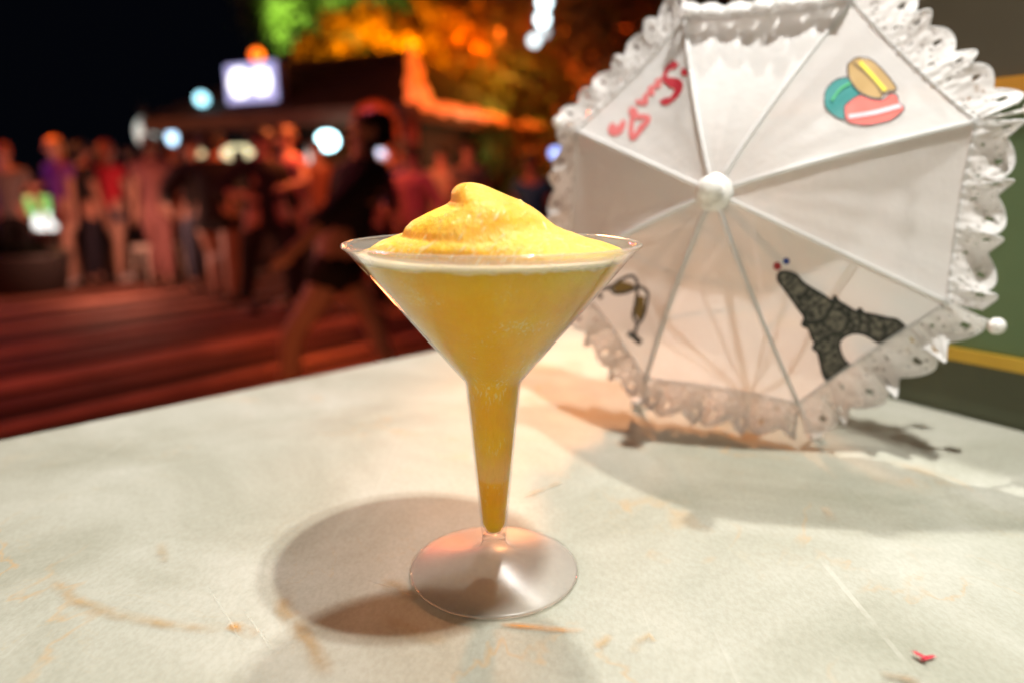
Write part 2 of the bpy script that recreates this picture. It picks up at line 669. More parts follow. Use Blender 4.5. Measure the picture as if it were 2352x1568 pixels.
# ================================================================== STAINS ON THE TABLE
def stain(pxs, width, col, soft=.8, seed=0, name='stain'):
    """a thin film following a stroke on the table top, ragged and fading at its edge"""
    m = bpy.data.materials.new('stain_' + name)
    m.use_nodes = True
    nt = m.node_tree
    N, L = nt.nodes, nt.links
    N.clear()
    out = N.new('ShaderNodeOutputMaterial')
    d = N.new('ShaderNodeBsdfDiffuse')
    d.inputs[0].default_value = (*col, 1)
    t = N.new('ShaderNodeBsdfTransparent')
    uv = N.new('ShaderNodeUVMap')
    g = N.new('ShaderNodeSeparateXYZ')
    L.new(uv.outputs[0], g.inputs[0])
    n = N.new('ShaderNodeTexNoise')
    n.inputs['Scale'].default_value = 95
    n.inputs['Detail'].default_value = 5
    tc = N.new('ShaderNodeTexCoord')
    L.new(tc.outputs['Object'], n.inputs['Vector'])

    def mth(op, a, b=None):
        x = N.new('ShaderNodeMath')
        x.operation = op
        for i, q in enumerate((a, b)):
            if q is None: continue
            if isinstance(q, (int, float)): x.inputs[i].default_value = q
            else: L.new(q, x.inputs[i])
        return x.outputs[0]
    # v: 0..1 across, u: 0..1 along
    a = mth('ABSOLUTE', mth('SUBTRACT', g.outputs[1], .5))
    b = mth('ABSOLUTE', mth('SUBTRACT', g.outputs[0], .5))
    f = mth('SUBTRACT', 1.0, mth('MULTIPLY', a, 2))
    e = mth('SUBTRACT', 1.0, mth('POWER', mth('MULTIPLY', b, 2), 3))
    k = mth('MULTIPLY', f, e)
    q = mth('MULTIPLY', k, mth('SUBTRACT', mth('MULTIPLY', n.outputs['Fac'], 3.2), .9))
    cl = N.new('ShaderNodeClamp')
    L.new(mth('MULTIPLY', q, soft * .62), cl.inputs[0])
    mx = N.new('ShaderNodeMixShader')
    L.new(cl.outputs[0], mx.inputs[0])
    L.new(t.outputs[0], mx.inputs[1])
    L.new(d.outputs[0], mx.inputs[2])
    L.new(mx.outputs[0], out.inputs[0])
    pts = [onz(x, y, .0006 + .00005 * seed) for x, y in pxs]
    me = bpy.data.meshes.new(name)
    vs, fs, uvs = [], [], []
    K = len(pts)
    for i, p in enumerate(pts):
        dd = (pts[min(i + 1, K - 1)] - pts[max(i - 1, 0)]).normalized()
        nn = Vector((-dd.y, dd.x, 0)) * width * .8
        vs += [local(TABLE, p - nn), local(TABLE, p + nn)]
        uvs += [(i / (K - 1), 0), (i / (K - 1), 1)]
    fs = [(2 * i, 2 * i + 2, 2 * i + 3, 2 * i + 1) for i in range(K - 1)]
    me.from_pydata([tuple(v) for v in vs], [], fs)
    ul = me.uv_layers.new(name='UVMap')
    for lp in me.loops:
        ul.data[lp.index].uv = uvs[lp.vertex_index]
    me.materials.append(m)
    o = bpy.data.objects.new(name, me)
    COL.objects.link(o)
    o.parent = TABLE
    return o


OCH = (.48, .26, .06)
stain([(640, 1340), (655, 1400), (680, 1430), (700, 1470), (730, 1510), (760, 1560)], .006, OCH, .8, 1)
stain([(525, 1432), (550, 1440), (590, 1460)], .004, (.55, .27, .05), 1.3, 2)
stain([(110, 1320), (170, 1375), (230, 1400), (290, 1415), (400, 1435), (520, 1445)], .005, (.45, .28, .10), .7, 3)
stain([(1150, 1432), (1200, 1436), (1260, 1442), (1342, 1448)], .0028, (.60, .26, .05), 1.4, 4)
stain([(1365, 1490), (1385, 1475), (1402, 1455)], .003, (.55, .33, .10), .8, 5)
stain([(1450, 1500), (1470, 1470), (1490, 1455), (1500, 1475)], .003, (.55, .33, .10), .8, 6)
stain([(880, 1330), (910, 1345), (940, 1365), (960, 1375)], .006, (.42, .27, .10), .9, 7)
stain([(880, 1420), (960, 1455), (1030, 1480)], .005, (.45, .29, .10), .7, 8)
stain([(2096, 1491), (2106, 1499), (2120, 1506), (2134, 1514)], .0022, (.50, .05, .07), 1.7, 30)
stain([(2112, 1516), (2124, 1510), (2138, 1507), (2150, 1503)], .0016, (.50, .04, .06), 2.0, 9)
stain([(2020, 1548), (2070, 1556), (2120, 1566)], .004, (.33, .25, .16), 1.0, 10)
stain([(1890, 1160), (1905, 1180), (1918, 1200)], .004, (.62, .42, .25), .7, 11)
stain([(1290, 1105), (1200, 1140)], .003, (.50, .33, .18), .7, 12)
stain([(370, 1240), (372, 1270), (380, 1290)], .004, (.45, .33, .18), .7, 13)
for k, (a, b) in enumerate((((840, 1330), (990, 1380)), ((480, 1350), (560, 1480)), ((560, 1400), (630, 1500)), ((1250, 1240), (1225, 1250)))):
    stain([a, ((a[0] + b[0]) / 2 + 3, (a[1] + b[1]) / 2), b], .0006, (.62, .61, .54), .35, 14 + k, 'scratch')


# ================================================================== COCKTAIL
def cocktail():
    root = empty('cocktail_glass', (0, 0, .0007))
    tag(root, 'clear plastic cocktail glass standing on the table, holding the yellow frozen drink', 'glass')
    rim_r, rim_z = .0556, .1365
    # bowl and stem, outer then inner profile
    outer = [(.0049, .0150), (.0055, .0200), (.0082, .0510), (.0110, .0815), (.0116, .0832), (.0142, .0862), (rim_r - .0012, rim_z - .0016), (rim_r, rim_z - .0006), (rim_r + .0001, rim_z)]
    inner = [(rim_r - .0010, rim_z), (rim_r - .0017, rim_z - .001), (.0134, .0862), (.0110, .0833), (.0104, .0815), (.0076, .0510), (.0049, .0205), (.0036, .0178), (0, .0172)]
    MB().lathe(outer + inner, 96).build('bowl', M['glass'], root, True).data.shade_smooth()
    foot = [(0, .0152), (.0049, .0152), (.0051, .0130), (.0058, .0112), (.0074, .0095), (.0115, .0076), (.020, .0048), (.030, .0023), (.0342, .0015), (.0351, .0011), (.0351, .0004), (.0342, .0), (.0330, .0004), (.030, .0012), (.020, .0036), (.0115, .0062), (.006, .0078), (0, .0084)]
    MB().lathe(foot, 96).build('foot', M['foot'], root, True)
    MB().lathe([(.0351 + .0006 * math.cos(t), .0008 + .0007 * math.sin(t)) for t in np.linspace(0, 2 * PI, 9)], 96).build('foot_edge', M['glass'], root, True)
    rb = MB()
    prof = [(rim_r - .0044, rim_z - .0050), (rim_r - .0010, rim_z - .0013), (rim_r + .0003, rim_z - .0004), (rim_r + .0003, rim_z + .0003), (rim_r - .0006, rim_z + .0007), (rim_r - .0014, rim_z + .0002)]
    rb.lathe(prof, 96).build('rim', M['rim'], root, True)

    dr = empty('frozen_drink', (0, 0, .0007))
    tag(dr, 'yellow frozen slush drink heaped into a leaning peak inside the clear glass', 'drink')
    g = .0003
    k = (rim_r - .0017 - .0134) / (rim_z - .001 - .0862)
    lev = .1318
    prof = [(0, .0178), (.0030, .0182), (.0049 - g, .0215), (.0076 - g, .0510), (.0104 - g, .0815), (.0110 - g, .0833), (.0134 - g, .0862)]
    for i in range(1, 13):
        z = .0862 + (lev - .0862) * i / 12
        prof.append((.0134 + k * (z - .0862) - g, z))
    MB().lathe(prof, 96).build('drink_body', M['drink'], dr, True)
    # foam ring against the glass
    fr = MB()
    n = 160
    vs, fs = [], []
    for i in range(n):
        t = 2 * PI * i / n
        wob = .0011 * noise.noise(Vector((math.cos(t) * 5, math.sin(t) * 5, 1))) + .0009 * noise.noise(Vector((math.cos(t) * 19, math.sin(t) * 19, 4)))
        zl = lev - .0009 + wob
        zh = lev + .0012 + .2 * wob
        r1 = .0134 + k * (zl - .0862) - g + .0002
        r2 = .0134 + k * (zh - .0862) - g + .0001
        for r, z in ((r1, zl), (r2, zh), (r2 - .004, zh + .0004), (r2 - .010, zh - .0003)):
            vs.append((r * math.cos(t), r * math.sin(t), z))
    for i in range(n):
        j = (i + 1) % n
        for q in range(3):
            fs.append((i * 4 + q, j * 4 + q, j * 4 + q + 1, i * 4 + q + 1))
    fr.add(vs, fs).build('foam_ring', M['foam'], dr, True)
    # mound: rings lofted between the left and right silhouette
    sil = [(604, 868, 1400), (592, 856, 1416), (580, 848, 1430), (570, 852, 1424), (560, 866, 1398), (550, 886, 1358), (542, 908, 1338), (537, 926, 1326), (533, 929, 1312), (520, 934, 1278), (505, 948, 1258), (490, 978, 1242),
           (478, 1008, 1225), (469, 1030, 1209), (461, 1039, 1196), (452, 1041, 1176), (443, 1042, 1154), (435, 1045, 1134), (428, 1052, 1118), (423, 1062, 1104), (420.5, 1074, 1092)]
    sil2 = []
    for i in range(len(sil) - 1):
        for s in range(3):
            f = s / 3
            sil2.append(tuple(a + (b - a) * f for a, b in zip(sil[i], sil[i + 1])))
    sil2.append(sil[-1])
    vs, fs = [], []
    n = 144
    K = len(sil2)
    for i, (y, l, r) in enumerate(sil2):
        pl, pr = at(l, y, 0), at(r, y, 0)
        z = (pl.z + pr.z) / 2 - .0007
        cx = (pl.x + pr.x) / 2
        rx = (pr.x - pl.x) / 2
        f = i / (K - 1)
        zf = (z - .1325) / .0295
        ry = max(rx * .8, .0475 * math.sqrt(max(0, 1 - max(0, zf) ** 1.7)))
        cy = -.004 * zf
        for q in range(n):
            t = 2 * PI * q / n
            c, s = math.cos(t), math.sin(t)
            # a soft spiral ridge wound round the heap, gone at the silhouette's far ends
            rid = .0011 * math.sin(t * 1 + f * 13 + .5) * math.sin(PI * min(1, f * 1.1)) * (abs(s) ** 1.2)
            p = Vector((cx + rx * c, cy + ry * s, z))
            o = noise.noise(p * 55) * .0012 + noise.noise(p * 160) * .0004
            env = .35 + .65 * abs(s)
            vs.append(p + Vector((c * (o + rid) * env, s * (o + rid) * env, noise.noise(p * 90 + Vector((3, 1, 2))) * .0005)))
    for i in range(K - 1):
        for q in range(n):
            j = (q + 1) % n
            fs.append((i * n + q, i * n + j, (i + 1) * n + j, (i + 1) * n + q))
    top = vs[-n:]
    vs.append(sum(top, Vector()) / n + Vector((0, 0, .0003)))
    for q in range(n):
        fs.append(((K - 1) * n + q, (K - 1) * n + (q + 1) % n, len(vs) - 1))
    mo = MB().add(vs, fs).build('slush_peak', M['mound'], dr, True)
    ss = mo.modifiers.new('smooth', 'SUBSURF')
    ss.levels = ss.render_levels = 1
    # lower flap on the left, the end of the swirl
    fl = MB()
    # ice crystals
    ic = MB()
    rnd = random.Random(11)
    bv = BVHTree.FromPolygons([tuple(v) for v in vs], fs)
    for k in range(260):
        x = rnd.uniform(-.045, .048)
        z = .1335 + abs(rnd.gauss(0, .008))
        h, nn, _, _ = bv.ray_cast(Vector((x, -.08, z)), Vector((0, 1, -.05)))
        if h is None: continue
        a = rnd.uniform(.0002, .00055) * (1.7 if k % 9 == 0 else 1)
        d = (Vector((.55, 0, .8)) - nn * Vector((.55, 0, .8)).dot(nn)).normalized()
        e = nn.cross(d)
        p = h
        L_ = a * rnd.uniform(1.6, 4)
        ic.add([p - d * L_, p + e * a * .5, p + d * L_, p - e * a * .5, p + nn * a * .6], [(0, 1, 4), (1, 2, 4), (2, 3, 4), (3, 0, 4)])
    o = ic.build('ice_crystals', M['ice'], dr)
    o['kind'] = 'stuff'


cocktail()

# ================================================================== PARASOL
UQ = dict(c=Vector((.16102, .19678, .14300)), yaw=-.52952, tilt=.13645, a0=-.37520, R=.1515, dc=.085)


def parasol():
    yaw, tilt = UQ['yaw'], UQ['tilt']
    n = Vector((math.sin(yaw) * math.cos(tilt), -math.cos(yaw) * math.cos(tilt), math.sin(tilt)))
    r = Vector((math.cos(yaw), math.sin(yaw), 0))
    u = n.cross(r)
    if u.z < 0: u = -u
    C = UQ['c']
    RR, DC = UQ['R'], UQ['dc']
    root = empty('parasol', (C.x, C.y, 0))
    tag(root, 'small white toy parasol with lace frill and printed pictures lying open behind the glass', 'parasol')

    def dirk(k):
        a = UQ['a0'] + k * PI / 4
        return r * math.sin(a) + u * math.cos(a)

    def prof(s):                       # axial height over the tip ring, s = radius / RR
        return DC * (1 - s ** 1.45)

    def rib(k, s):
        return C + dirk(k) * (RR * s) + n * prof(s)

    def surf(k, t, s):
        a = rib(k, s).lerp(rib(k + 1, s), t)
        # pulled a little inward between the ribs, faint tension folds
        bow = 4 * t * (1 - t)
        d = (dirk(k) + dirk(k + 1)).normalized()
        return a - n * (.0035 * bow * s) - d * (.004 * bow * max(0, s - .5)) + n * (.0016 * math.sin(t * 17 + k * 2.1) * s * bow * noise.noise(Vector((t * 3, s * 2, k * 7.3))))

    SF = .85
    lo = lambda p: local(root, p)
    bvs = {}
    panels = {}
    for k in range(8):
        vs, fs = [], []
        NT_, NS = 20, 26
        for j in range(NS + 1):
            s = .02 + (SF - .02) * j / NS
            for i in range(NT_ + 1):
                vs.append(surf(k, i / NT_, s))
        for j in range(NS):
            for i in range(NT_):
                a = j * (NT_ + 1) + i
                fs.append((a, a + 1, a + NT_ + 2, a + NT_ + 1))
        p = MB().add([lo(v) for v in vs], fs).build('panel', M['fabric'], root, True)
        panels[k] = p
        bvs[k] = BVHTree.FromPolygons([tuple(v) for v in vs], fs)

    # ribs with ball tips, seams
    for k in range(8):
        pts = [rib(k, s) - n * .0016 for s in np.linspace(.03, 1.03, 14)]
        rb = MB().tube([lo(p) for p in pts], .0011, 8).build('rib', M['white_metal'], root, True)
        MB().ball(lo(rib(k, 1.03) + dirk(k) * .001 + Vector((0, 0, .0035 if k in (4, 5) else 0))), .0047, 8).build('rib_tip', M['white_plastic'], rb, True)
        pts = [rib(k, s) + n * .0006 for s in np.linspace(.03, SF, 14)]
        MB().tube([lo(p) for p in pts], .0012, 6).build('seam', M['fabric'], root, True)
    # ferrule
    H = C + n * DC
    q = n.to_track_quat('Z', 'Y').to_matrix().to_4x4()
    T = Matrix.Translation(lo(H)) @ q
    fer = [(0, -.004), (.012, -.003), (.0122, .0), (.009, .0014), (.0068, .0020), (.0064, .006), (.0078, .0085), (.0082, .0125), (.0070, .0160), (.0040, .0180), (0, .0186)]
    MB().lathe([(a_ * .84, b_ * .95) for a_, b_ in fer], 32, T).build('finial', M['white_plastic'], root, True)
    # shaft, runner, stretchers, grip
    end = H - n * .212
    MB().tube([lo(H), lo(end)], .0022, 12).build('shaft', M['white_metal'], root, True)
    Rn = H - n * .100
    MB().tube([lo(Rn - n * .012), lo(Rn + n * .006)], .0055, 16).build('runner', M['white_plastic'], root, True)
    for k in range(8):
        MB().tube([lo(Rn), lo(rib(k, .52) - n * .003)], .0008, 6).build('stretcher', M['white_metal'], root, True)
    gp = [end + n * .045, end + n * .03, end + n * .01, end + n * .002]
    MB().tube([lo(p) for p in gp], [.004, .0058, .0055, .003], 16).build('grip', M['white_plastic'], root, True)

    # lace frill: one ruffled strip for each side
    style = {  # side: forward lean (deg), width, ruffle amplitude, waves, phase
        0: (40, .018, .0020, 2.0, .3), 1: (4, .0235, .0032, 3.0, 1.4), 2: (10, .0215, .0050, 3.6, .4), 3: (22, .0215, .0060, 3.6, 2.1),
        4: (30, .021, .0045, 3.6, .9), 5: (4, .020, .0030, 3.8, 2.8), 6: (2, .019, .0030, 3.2, .2), 7: (6, .0235, .0016, 4.0, 1.1)}
    rnd = random.Random(5)
    for k in range(8):
        lean, W, amp, waves, ph = style[k]
        NU, NV = 132, 16
        grid = []
        mid = (dirk(k) + dirk(k + 1)).normalized()
        along = (dirk(k + 1) - dirk(k)).normalized()
        for i in range(NU + 1):
            t = i / NU
            b = surf(k, t, SF)
            # outward direction turns gradually from one rib to the next
            out = dirk(k).lerp(dirk(k + 1), t).normalized().lerp(mid, .35).normalized()
            slope = (rib(k, 1.0) - rib(k, SF)).normalized().dot(n)
            out = (out + n * slope * .8).normalized()
            sc = .9 + .32 * abs(math.sin(PI * 7 * t)) + .10 * noise.noise(Vector((t * 5, k * 3.3, .2)))
            edge = .62 + .38 * min(1, 6 * min(t, 1 - t)) if k in (5, 6) else 1
            row = []
            for j in range(NV + 1):
                v = j / NV
                L_ = W * sc * v * (.9 + .1 * edge) * (1 + (.30 * 4 * t * (1 - t) if k in (3, 4, 5, 6) else 0))
                th = R(lean) * (v ** .6 if k == 0 else v)
                if k == 0: th *= 1 + 1.6 * v
                o = out * math.cos(th) + n * math.sin(th)
                rf = math.sin(2 * PI * waves * t + ph + 1.1 * noise.noise(Vector((t * 4, k, 5))))
                rf2 = math.cos(2 * PI * waves * t + ph)
                p = b + o * L_ + n * (amp * rf * v) + along * (amp * .8 * rf2 * v) + n * .001
                p += n * .0012 * noise.noise(Vector((t * 30, v * 4, k * 3)))
                if p.z < .0012: p.z = .0012 + .0004 * v
                row.append(p)
            grid.append(row)
        vs, fs = [], []
        for row in grid: vs += row
        # eyelets: a row of large ones in the scallops, small ones between
        eye = [((m_ + .5) / 7, .66, .0105, .12) for m_ in range(7)] + [((m_) / 7, .34, .0065, .07) for m_ in range(1, 7)]
        for i in range(NU):
            for j in range(NV):
                t, v = (i + .5) / NU, (j + .5) / NV
                hole = False
                for et, ev, er, evr in eye:
                    d2 = ((t - et) / er) ** 2 + ((v - ev) / evr) ** 2
                    if d2 < 1: hole = True
                if hole: continue
                a = i * (NV + 1) + j
                fs.append((a, a + 1, a + NV + 2, a + NV + 1))
        fo = MB().add([lo(v) for v in vs], fs).build('lace_frill', M['lace'], root, True)
        so = fo.modifiers.new('thick', 'SOLIDIFY')
        so.thickness = .0003
        # corded edge of the frill
        MB().tube([lo(row[-1]) for row in grid], .0006, 5).build('edge_cord', M['fabric'], fo, True)
        MB().tube([lo(row[0] + n * .0004) for row in grid], .0010, 5).build('gathering_seam', M['fabric'], fo, True)

    # ---- prints, flat on the cloth
    def hit(k, px, py, lift):
        d = ray(px, py)
        h, nn, _, _ = bvs[k].ray_cast(CAM, d)
        if h is None:
            # beyond the panel: use the nearest point of its sheet
            h0 = CAM + d * ((C + n * .02 - CAM).dot(n) / d.dot(n))
            h, nn, _, _ = bvs[k].find_nearest(h0)
        if nn.dot(n) < 0: nn = -nn
        return h + nn * lift

    def fill(k, poly, m, lift, name='print'):
        pts = [Vector(p) for p in poly]
        xs = [p.x for p in pts]
        ys = [p.y for p in pts]
        st = 9.0
        inner = []
        x = min(xs) + st / 2
        while x < max(xs):
            y = min(ys) + st / 2
            while y < max(ys):
                c = False
                j = len(pts) - 1
                for i in range(len(pts)):
                    if (pts[i].y > y) != (pts[j].y > y) and x < (pts[j].x - pts[i].x) * (y - pts[i].y) / (pts[j].y - pts[i].y) + pts[i].x: c = not c
                    j = i
                if c: inner.append(Vector((x, y)))
                y += st
            x += st
        res = delaunay_2d_cdt(pts + inner, [], [list(range(len(pts)))], 1, 1e-4)
        vs = [hit(k, p.x, p.y, lift) for p in res[0]]
        return MB().add([lo(v) for v in vs], [tuple(f) for f in res[2]])

    def stroke(k, pts, wd, m, lift, mb=None):
        pts = [Vector(p) for p in pts]
        wds = wd if isinstance(wd, (list, tuple)) else [wd] * len(pts)
        # Catmull-Rom resample
        P = []
        for i in range(len(pts) - 1):
            p0, p1, p2, p3 = pts[max(i - 1, 0)], pts[i], pts[i + 1], pts[min(i + 2, len(pts) - 1)]
            for s in range(4):
                t = s / 4
                P.append((.5 * ((2 * p1) + (p2 - p0) * t + (2 * p0 - 5 * p1 + 4 * p2 - p3) * t * t + (3 * p1 - p0 - 3 * p2 + p3) * t ** 3), wds[i] + (wds[i + 1] - wds[i]) * t))
        P.append((pts[-1], wds[-1]))
        vs, fs = [], []
        for i, (p, w_) in enumerate(P):
            d = (P[min(i + 1, len(P) - 1)][0] - P[max(i - 1, 0)][0])
            if d.length < 1e-6: d = Vector((1, 0))
            d.normalize()
            nn = Vector((-d.y, d.x)) * w_ / 2
            vs += [hit(k, *(p - nn), lift), hit(k, *(p + nn), lift)]
        fs = [(2 * i, 2 * i + 1, 2 * i + 3, 2 * i + 2) for i in range(len(P) - 1)]
        (mb or MB()).add([lo(v) for v in vs], fs)

    def ink(name, col):
        return mat('ink_' + name, col, .6)

    def cv(x0, y0, f):
        return lambda pts: [((x0 + x * f) * .57422, (y0 + y * f) * .57422) for x, y in pts]

    PP = lambda k: panels[k]
    # script lettering, upper left panel
    A = cv(2380, 180, 440 / 1568)
    red = ink('crimson', (.42, .02, .035))
    pink = ink('faded_red', (.62, .15, .15))
    b = MB()
    stroke(7, A([(1160, 250), (1130, 290), (1050, 330), (1005, 430), (1010, 500), (1100, 545), (1185, 575), (1180, 680), (1100, 780), (1010, 820), (975, 780)]), [15, 20, 12, 10, 14, 24, 26, 16, 11, 16, 22], red, .0005, b)
    stroke(7, A([(1250, 430), (1290, 390), (1310, 370)]), [10, 22, 14], red, .0005, b)
    b.build('lettering', red, PP(7))
    b = MB()
    stroke(7, A([(960, 500), (900, 540), (920, 600), (850, 600), (800, 650), (830, 700), (750, 710), (715, 790), (740, 830), (640, 830), (590, 800)]), [9, 16, 10, 9, 17, 11, 9, 15, 10, 12, 9], red, .0005, b)
    b.build('lettering', pink, PP(7))
    b = MB()
    stroke(7, A([(490, 940), (545, 960), (600, 1030), (690, 1030), (760, 1050), (740, 1110), (665, 1190), (610, 1270), (545, 1330), (520, 1250), (530, 1120), (550, 1010)]), [14, 22, 13, 12, 14, 12, 15, 12, 14, 12, 11, 12], red, .0005, b)
    stroke(7, A([(415, 1080), (390, 1170), (330, 1230), (260, 1235), (250, 1180), (300, 1160)]), [9, 16, 20, 22, 16, 14], red, .0005, b)
    b.build('lettering', pink, PP(7))
    # macarons, upper right panel
    B = cv(3050, 0, .6378)
    dark = ink('outline', (.05, .045, .06))
    teal, tan, coral = ink('teal', (.0, .22, .21)), ink('tan', (.45, .28, .09)), ink('coral', (.78, .13, .10))
    pteal = [(385, 640), (395, 570), (450, 510), (520, 490), (560, 510), (610, 600), (540, 640), (510, 690), (522, 752), (470, 745), (400, 690)]
    ptan = [(530, 410), (590, 368), (680, 385), (770, 470), (830, 550), (830, 572), (760, 590), (740, 622), (680, 620), (600, 580), (540, 500)]
    pcor = [(512, 670), (600, 605), (680, 628), (750, 632), (800, 595), (840, 608), (850, 650), (885, 690), (800, 760), (650, 792), (540, 775), (515, 740)]
    for pl, m, lf in ((pteal, teal, .0004), (pcor, coral, .0006), (ptan, tan, .0008)):
        o = fill(1, B(pl), m, lf).build('print', m, PP(1))
        b = MB()
        stroke(1, B(pl + pl[:1]), 2.8, dark, lf + .0001, b)
        b.build('print', dark, PP(1))
    for pl, wd, m in (([(605, 400), (680, 480), (765, 578)], 9, ink('yellow', (.80, .66, .03))), ([(562, 402), (690, 515), (748, 605)], 5, ink('brown', (.20, .12, .04))),
                      ([(535, 742), (700, 715), (860, 672)], 10, ink('pale_pink', (.85, .55, .60))), ([(430, 640), (480, 570), (545, 530)], 5, ink('green', (.05, .45, .16)))):
        b = MB()
        stroke(1, B(pl), wd, m, .0011, b)
        b.build('print', m, PP(1))
    # clinking glasses, left lower panel
    Cc = cv(2150, 900, .638)
    dk = ink('soft_black', (.055, .055, .055))
    och = ink('ochre', (.26, .155, .02))
    fill(5, Cc([(470, 385), (520, 348), (605, 372), (612, 395), (560, 422), (490, 425)]), och, .0004).build('print', och, PP(5))
    fill(5, Cc([(625, 440), (675, 450), (668, 560), (640, 598), (612, 560)]), och, .0004).build('print', och, PP(5))
    b = MB()
    for pl, wd in (([(400, 402), (435, 395), (468, 385)], 9), ([(385, 425), (405, 460)], 10), ([(465, 390), (530, 340), (600, 318), (630, 380), (560, 422), (490, 427), (462, 400)], 7),
                   ([(620, 372), (692, 420), (682, 520), (658, 590), (632, 612), (605, 570), (620, 480), (632, 390)], 7), ([(634, 608), (622, 650), (612, 690)], 8), ([(572, 675), (610, 700), (652, 738)], 14)):
        stroke(5, Cc(pl), wd, dk, .0006, b)
    b.build('print', dk, PP(5))
    # lattice tower, lower right panel
    D = cv(3080, 1000, 600 / 1680)
    lat = mottled('tower_lattice', (.008, .008, .006), (.20, .18, .14), 330, .6, 0, 3)
    left = [(100, 250), (90, 330), (160, 430), (240, 540), (310, 640), (385, 750), (360, 835), (430, 870), (470, 980), (505, 1030), (480, 1090), (530, 1130), (560, 1230), (590, 1370), (640, 1470)]
    arch = [(640, 1470), (770, 1390), (900, 1300), (830, 1230), (780, 1130), (770, 1030), (830, 960), (940, 920), (1060, 940), (1150, 990), (1220, 1030)]
    right = [(1220, 1030), (1370, 950), (1510, 860), (1420, 780), (1300, 760), (1180, 730), (1050, 705), (1000, 655), (960, 690), (840, 620), (760, 570), (720, 515), (690, 570), (600, 510), (480, 440), (360, 360), (290, 280), (180, 245), (100, 250)]
    fill(3, D(left + arch[1:] + right[1:-1]), lat, .0004).build('print', lat, PP(3))
    b = MB()
    blk = ink('black', (.012, .014, .01))
    for pl in (left, arch[2:], right[2:], [(640, 1470), (900, 1300)], [(1220, 1030), (1510, 860)]):
        stroke(3, D(pl), 7, blk, .0006, b)
    for pl, wd in (([(385, 800), (560, 790), (650, 700), (720, 560)], 11), ([(500, 1060), (640, 960), (780, 930), (880, 800), (870, 640)], 10), ([(1000, 680), (1010, 800), (980, 920)], 9),
                   ([(300, 560), (430, 430)], 6), ([(240, 500), (420, 560), (480, 460)], 5), ([(350, 700), (500, 600), (600, 520)], 6), ([(560, 800), (700, 900)], 8), ([(700, 640), (850, 720), (960, 860)], 8),
                   ([(560, 1200), (740, 1080)], 6), ([(600, 1380), (820, 1260)], 4), ([(1110, 740), (1100, 940)], 7), ([(1250, 760), (1300, 960)], 6), ([(1130, 760), (1230, 900), (1400, 800)], 5), ([(180, 400), (280, 300)], 6)):
        stroke(3, D(pl), wd * .7, blk, .0006, b)
    b.build('print', blk, PP(3))
    for (cx, cy, rr, cc, nm) in ((80, 180, 48, (.30, .01, .015), 'red'), (180, 125, 40, (.01, .035, .20), 'blue'), (120, 150, 36, (.75, .75, .75), 'white')):
        pl = [(cx + rr * math.cos(a), cy + rr * math.sin(a)) for a in np.linspace(0, 2 * PI, 10)[:-1]]
        fill(3, D(pl), None, .0004 if nm != 'white' else .0003).build('print', ink(nm, cc), PP(3))


parasol()


# ================================================================== PEOPLE
def skin_mesh(name, verts, edges, radii, m, parent, levels=1, root=0):
    me = bpy.data.meshes.new(name)
    me.from_pydata([tuple(v) for v in verts], edges, [])
    o = bpy.data.objects.new(name, me)
    COL.objects.link(o)
    sk = o.modifiers.new('skin', 'SKIN')
    sd = me.skin_vertices[0].data if me.skin_vertices else None
    if sd is None:
        bm = bmesh.new()
        bm.from_mesh(me)
        bm.verts.layers.skin.verify()
        bm.to_mesh(me)
        bm.free()
        sd = me.skin_vertices[0].data
    for i, rr in enumerate(radii):
        sd[i].radius = rr if isinstance(rr, tuple) else (rr, rr)
        sd[i].use_root = (i == root)
    sk.use_smooth_shade = True
    ss = o.modifiers.new('sub', 'SUBSURF')
    ss.levels = ss.render_levels = levels
    dg = bpy.context.evaluated_depsgraph_get()
    dg.update()
    ev = bpy.data.meshes.new_from_object(o.evaluated_get(dg))
    o.modifiers.clear()
    o.data = ev
    ev.name = name
    ev.materials.clear()
    ev.materials.append(m)
    ev.polygons.foreach_set('use_smooth', [True] * len(ev.polygons))
    bpy.data.meshes.remove(me)
    if parent is not None: o.parent = parent
    return o


SKIN = [mottled('skin_tan', (.48, .26, .18), (.55, .31, .22), 20, .5), mottled('skin_pale', (.58, .36, .27), (.64, .41, .31), 20, .5)]


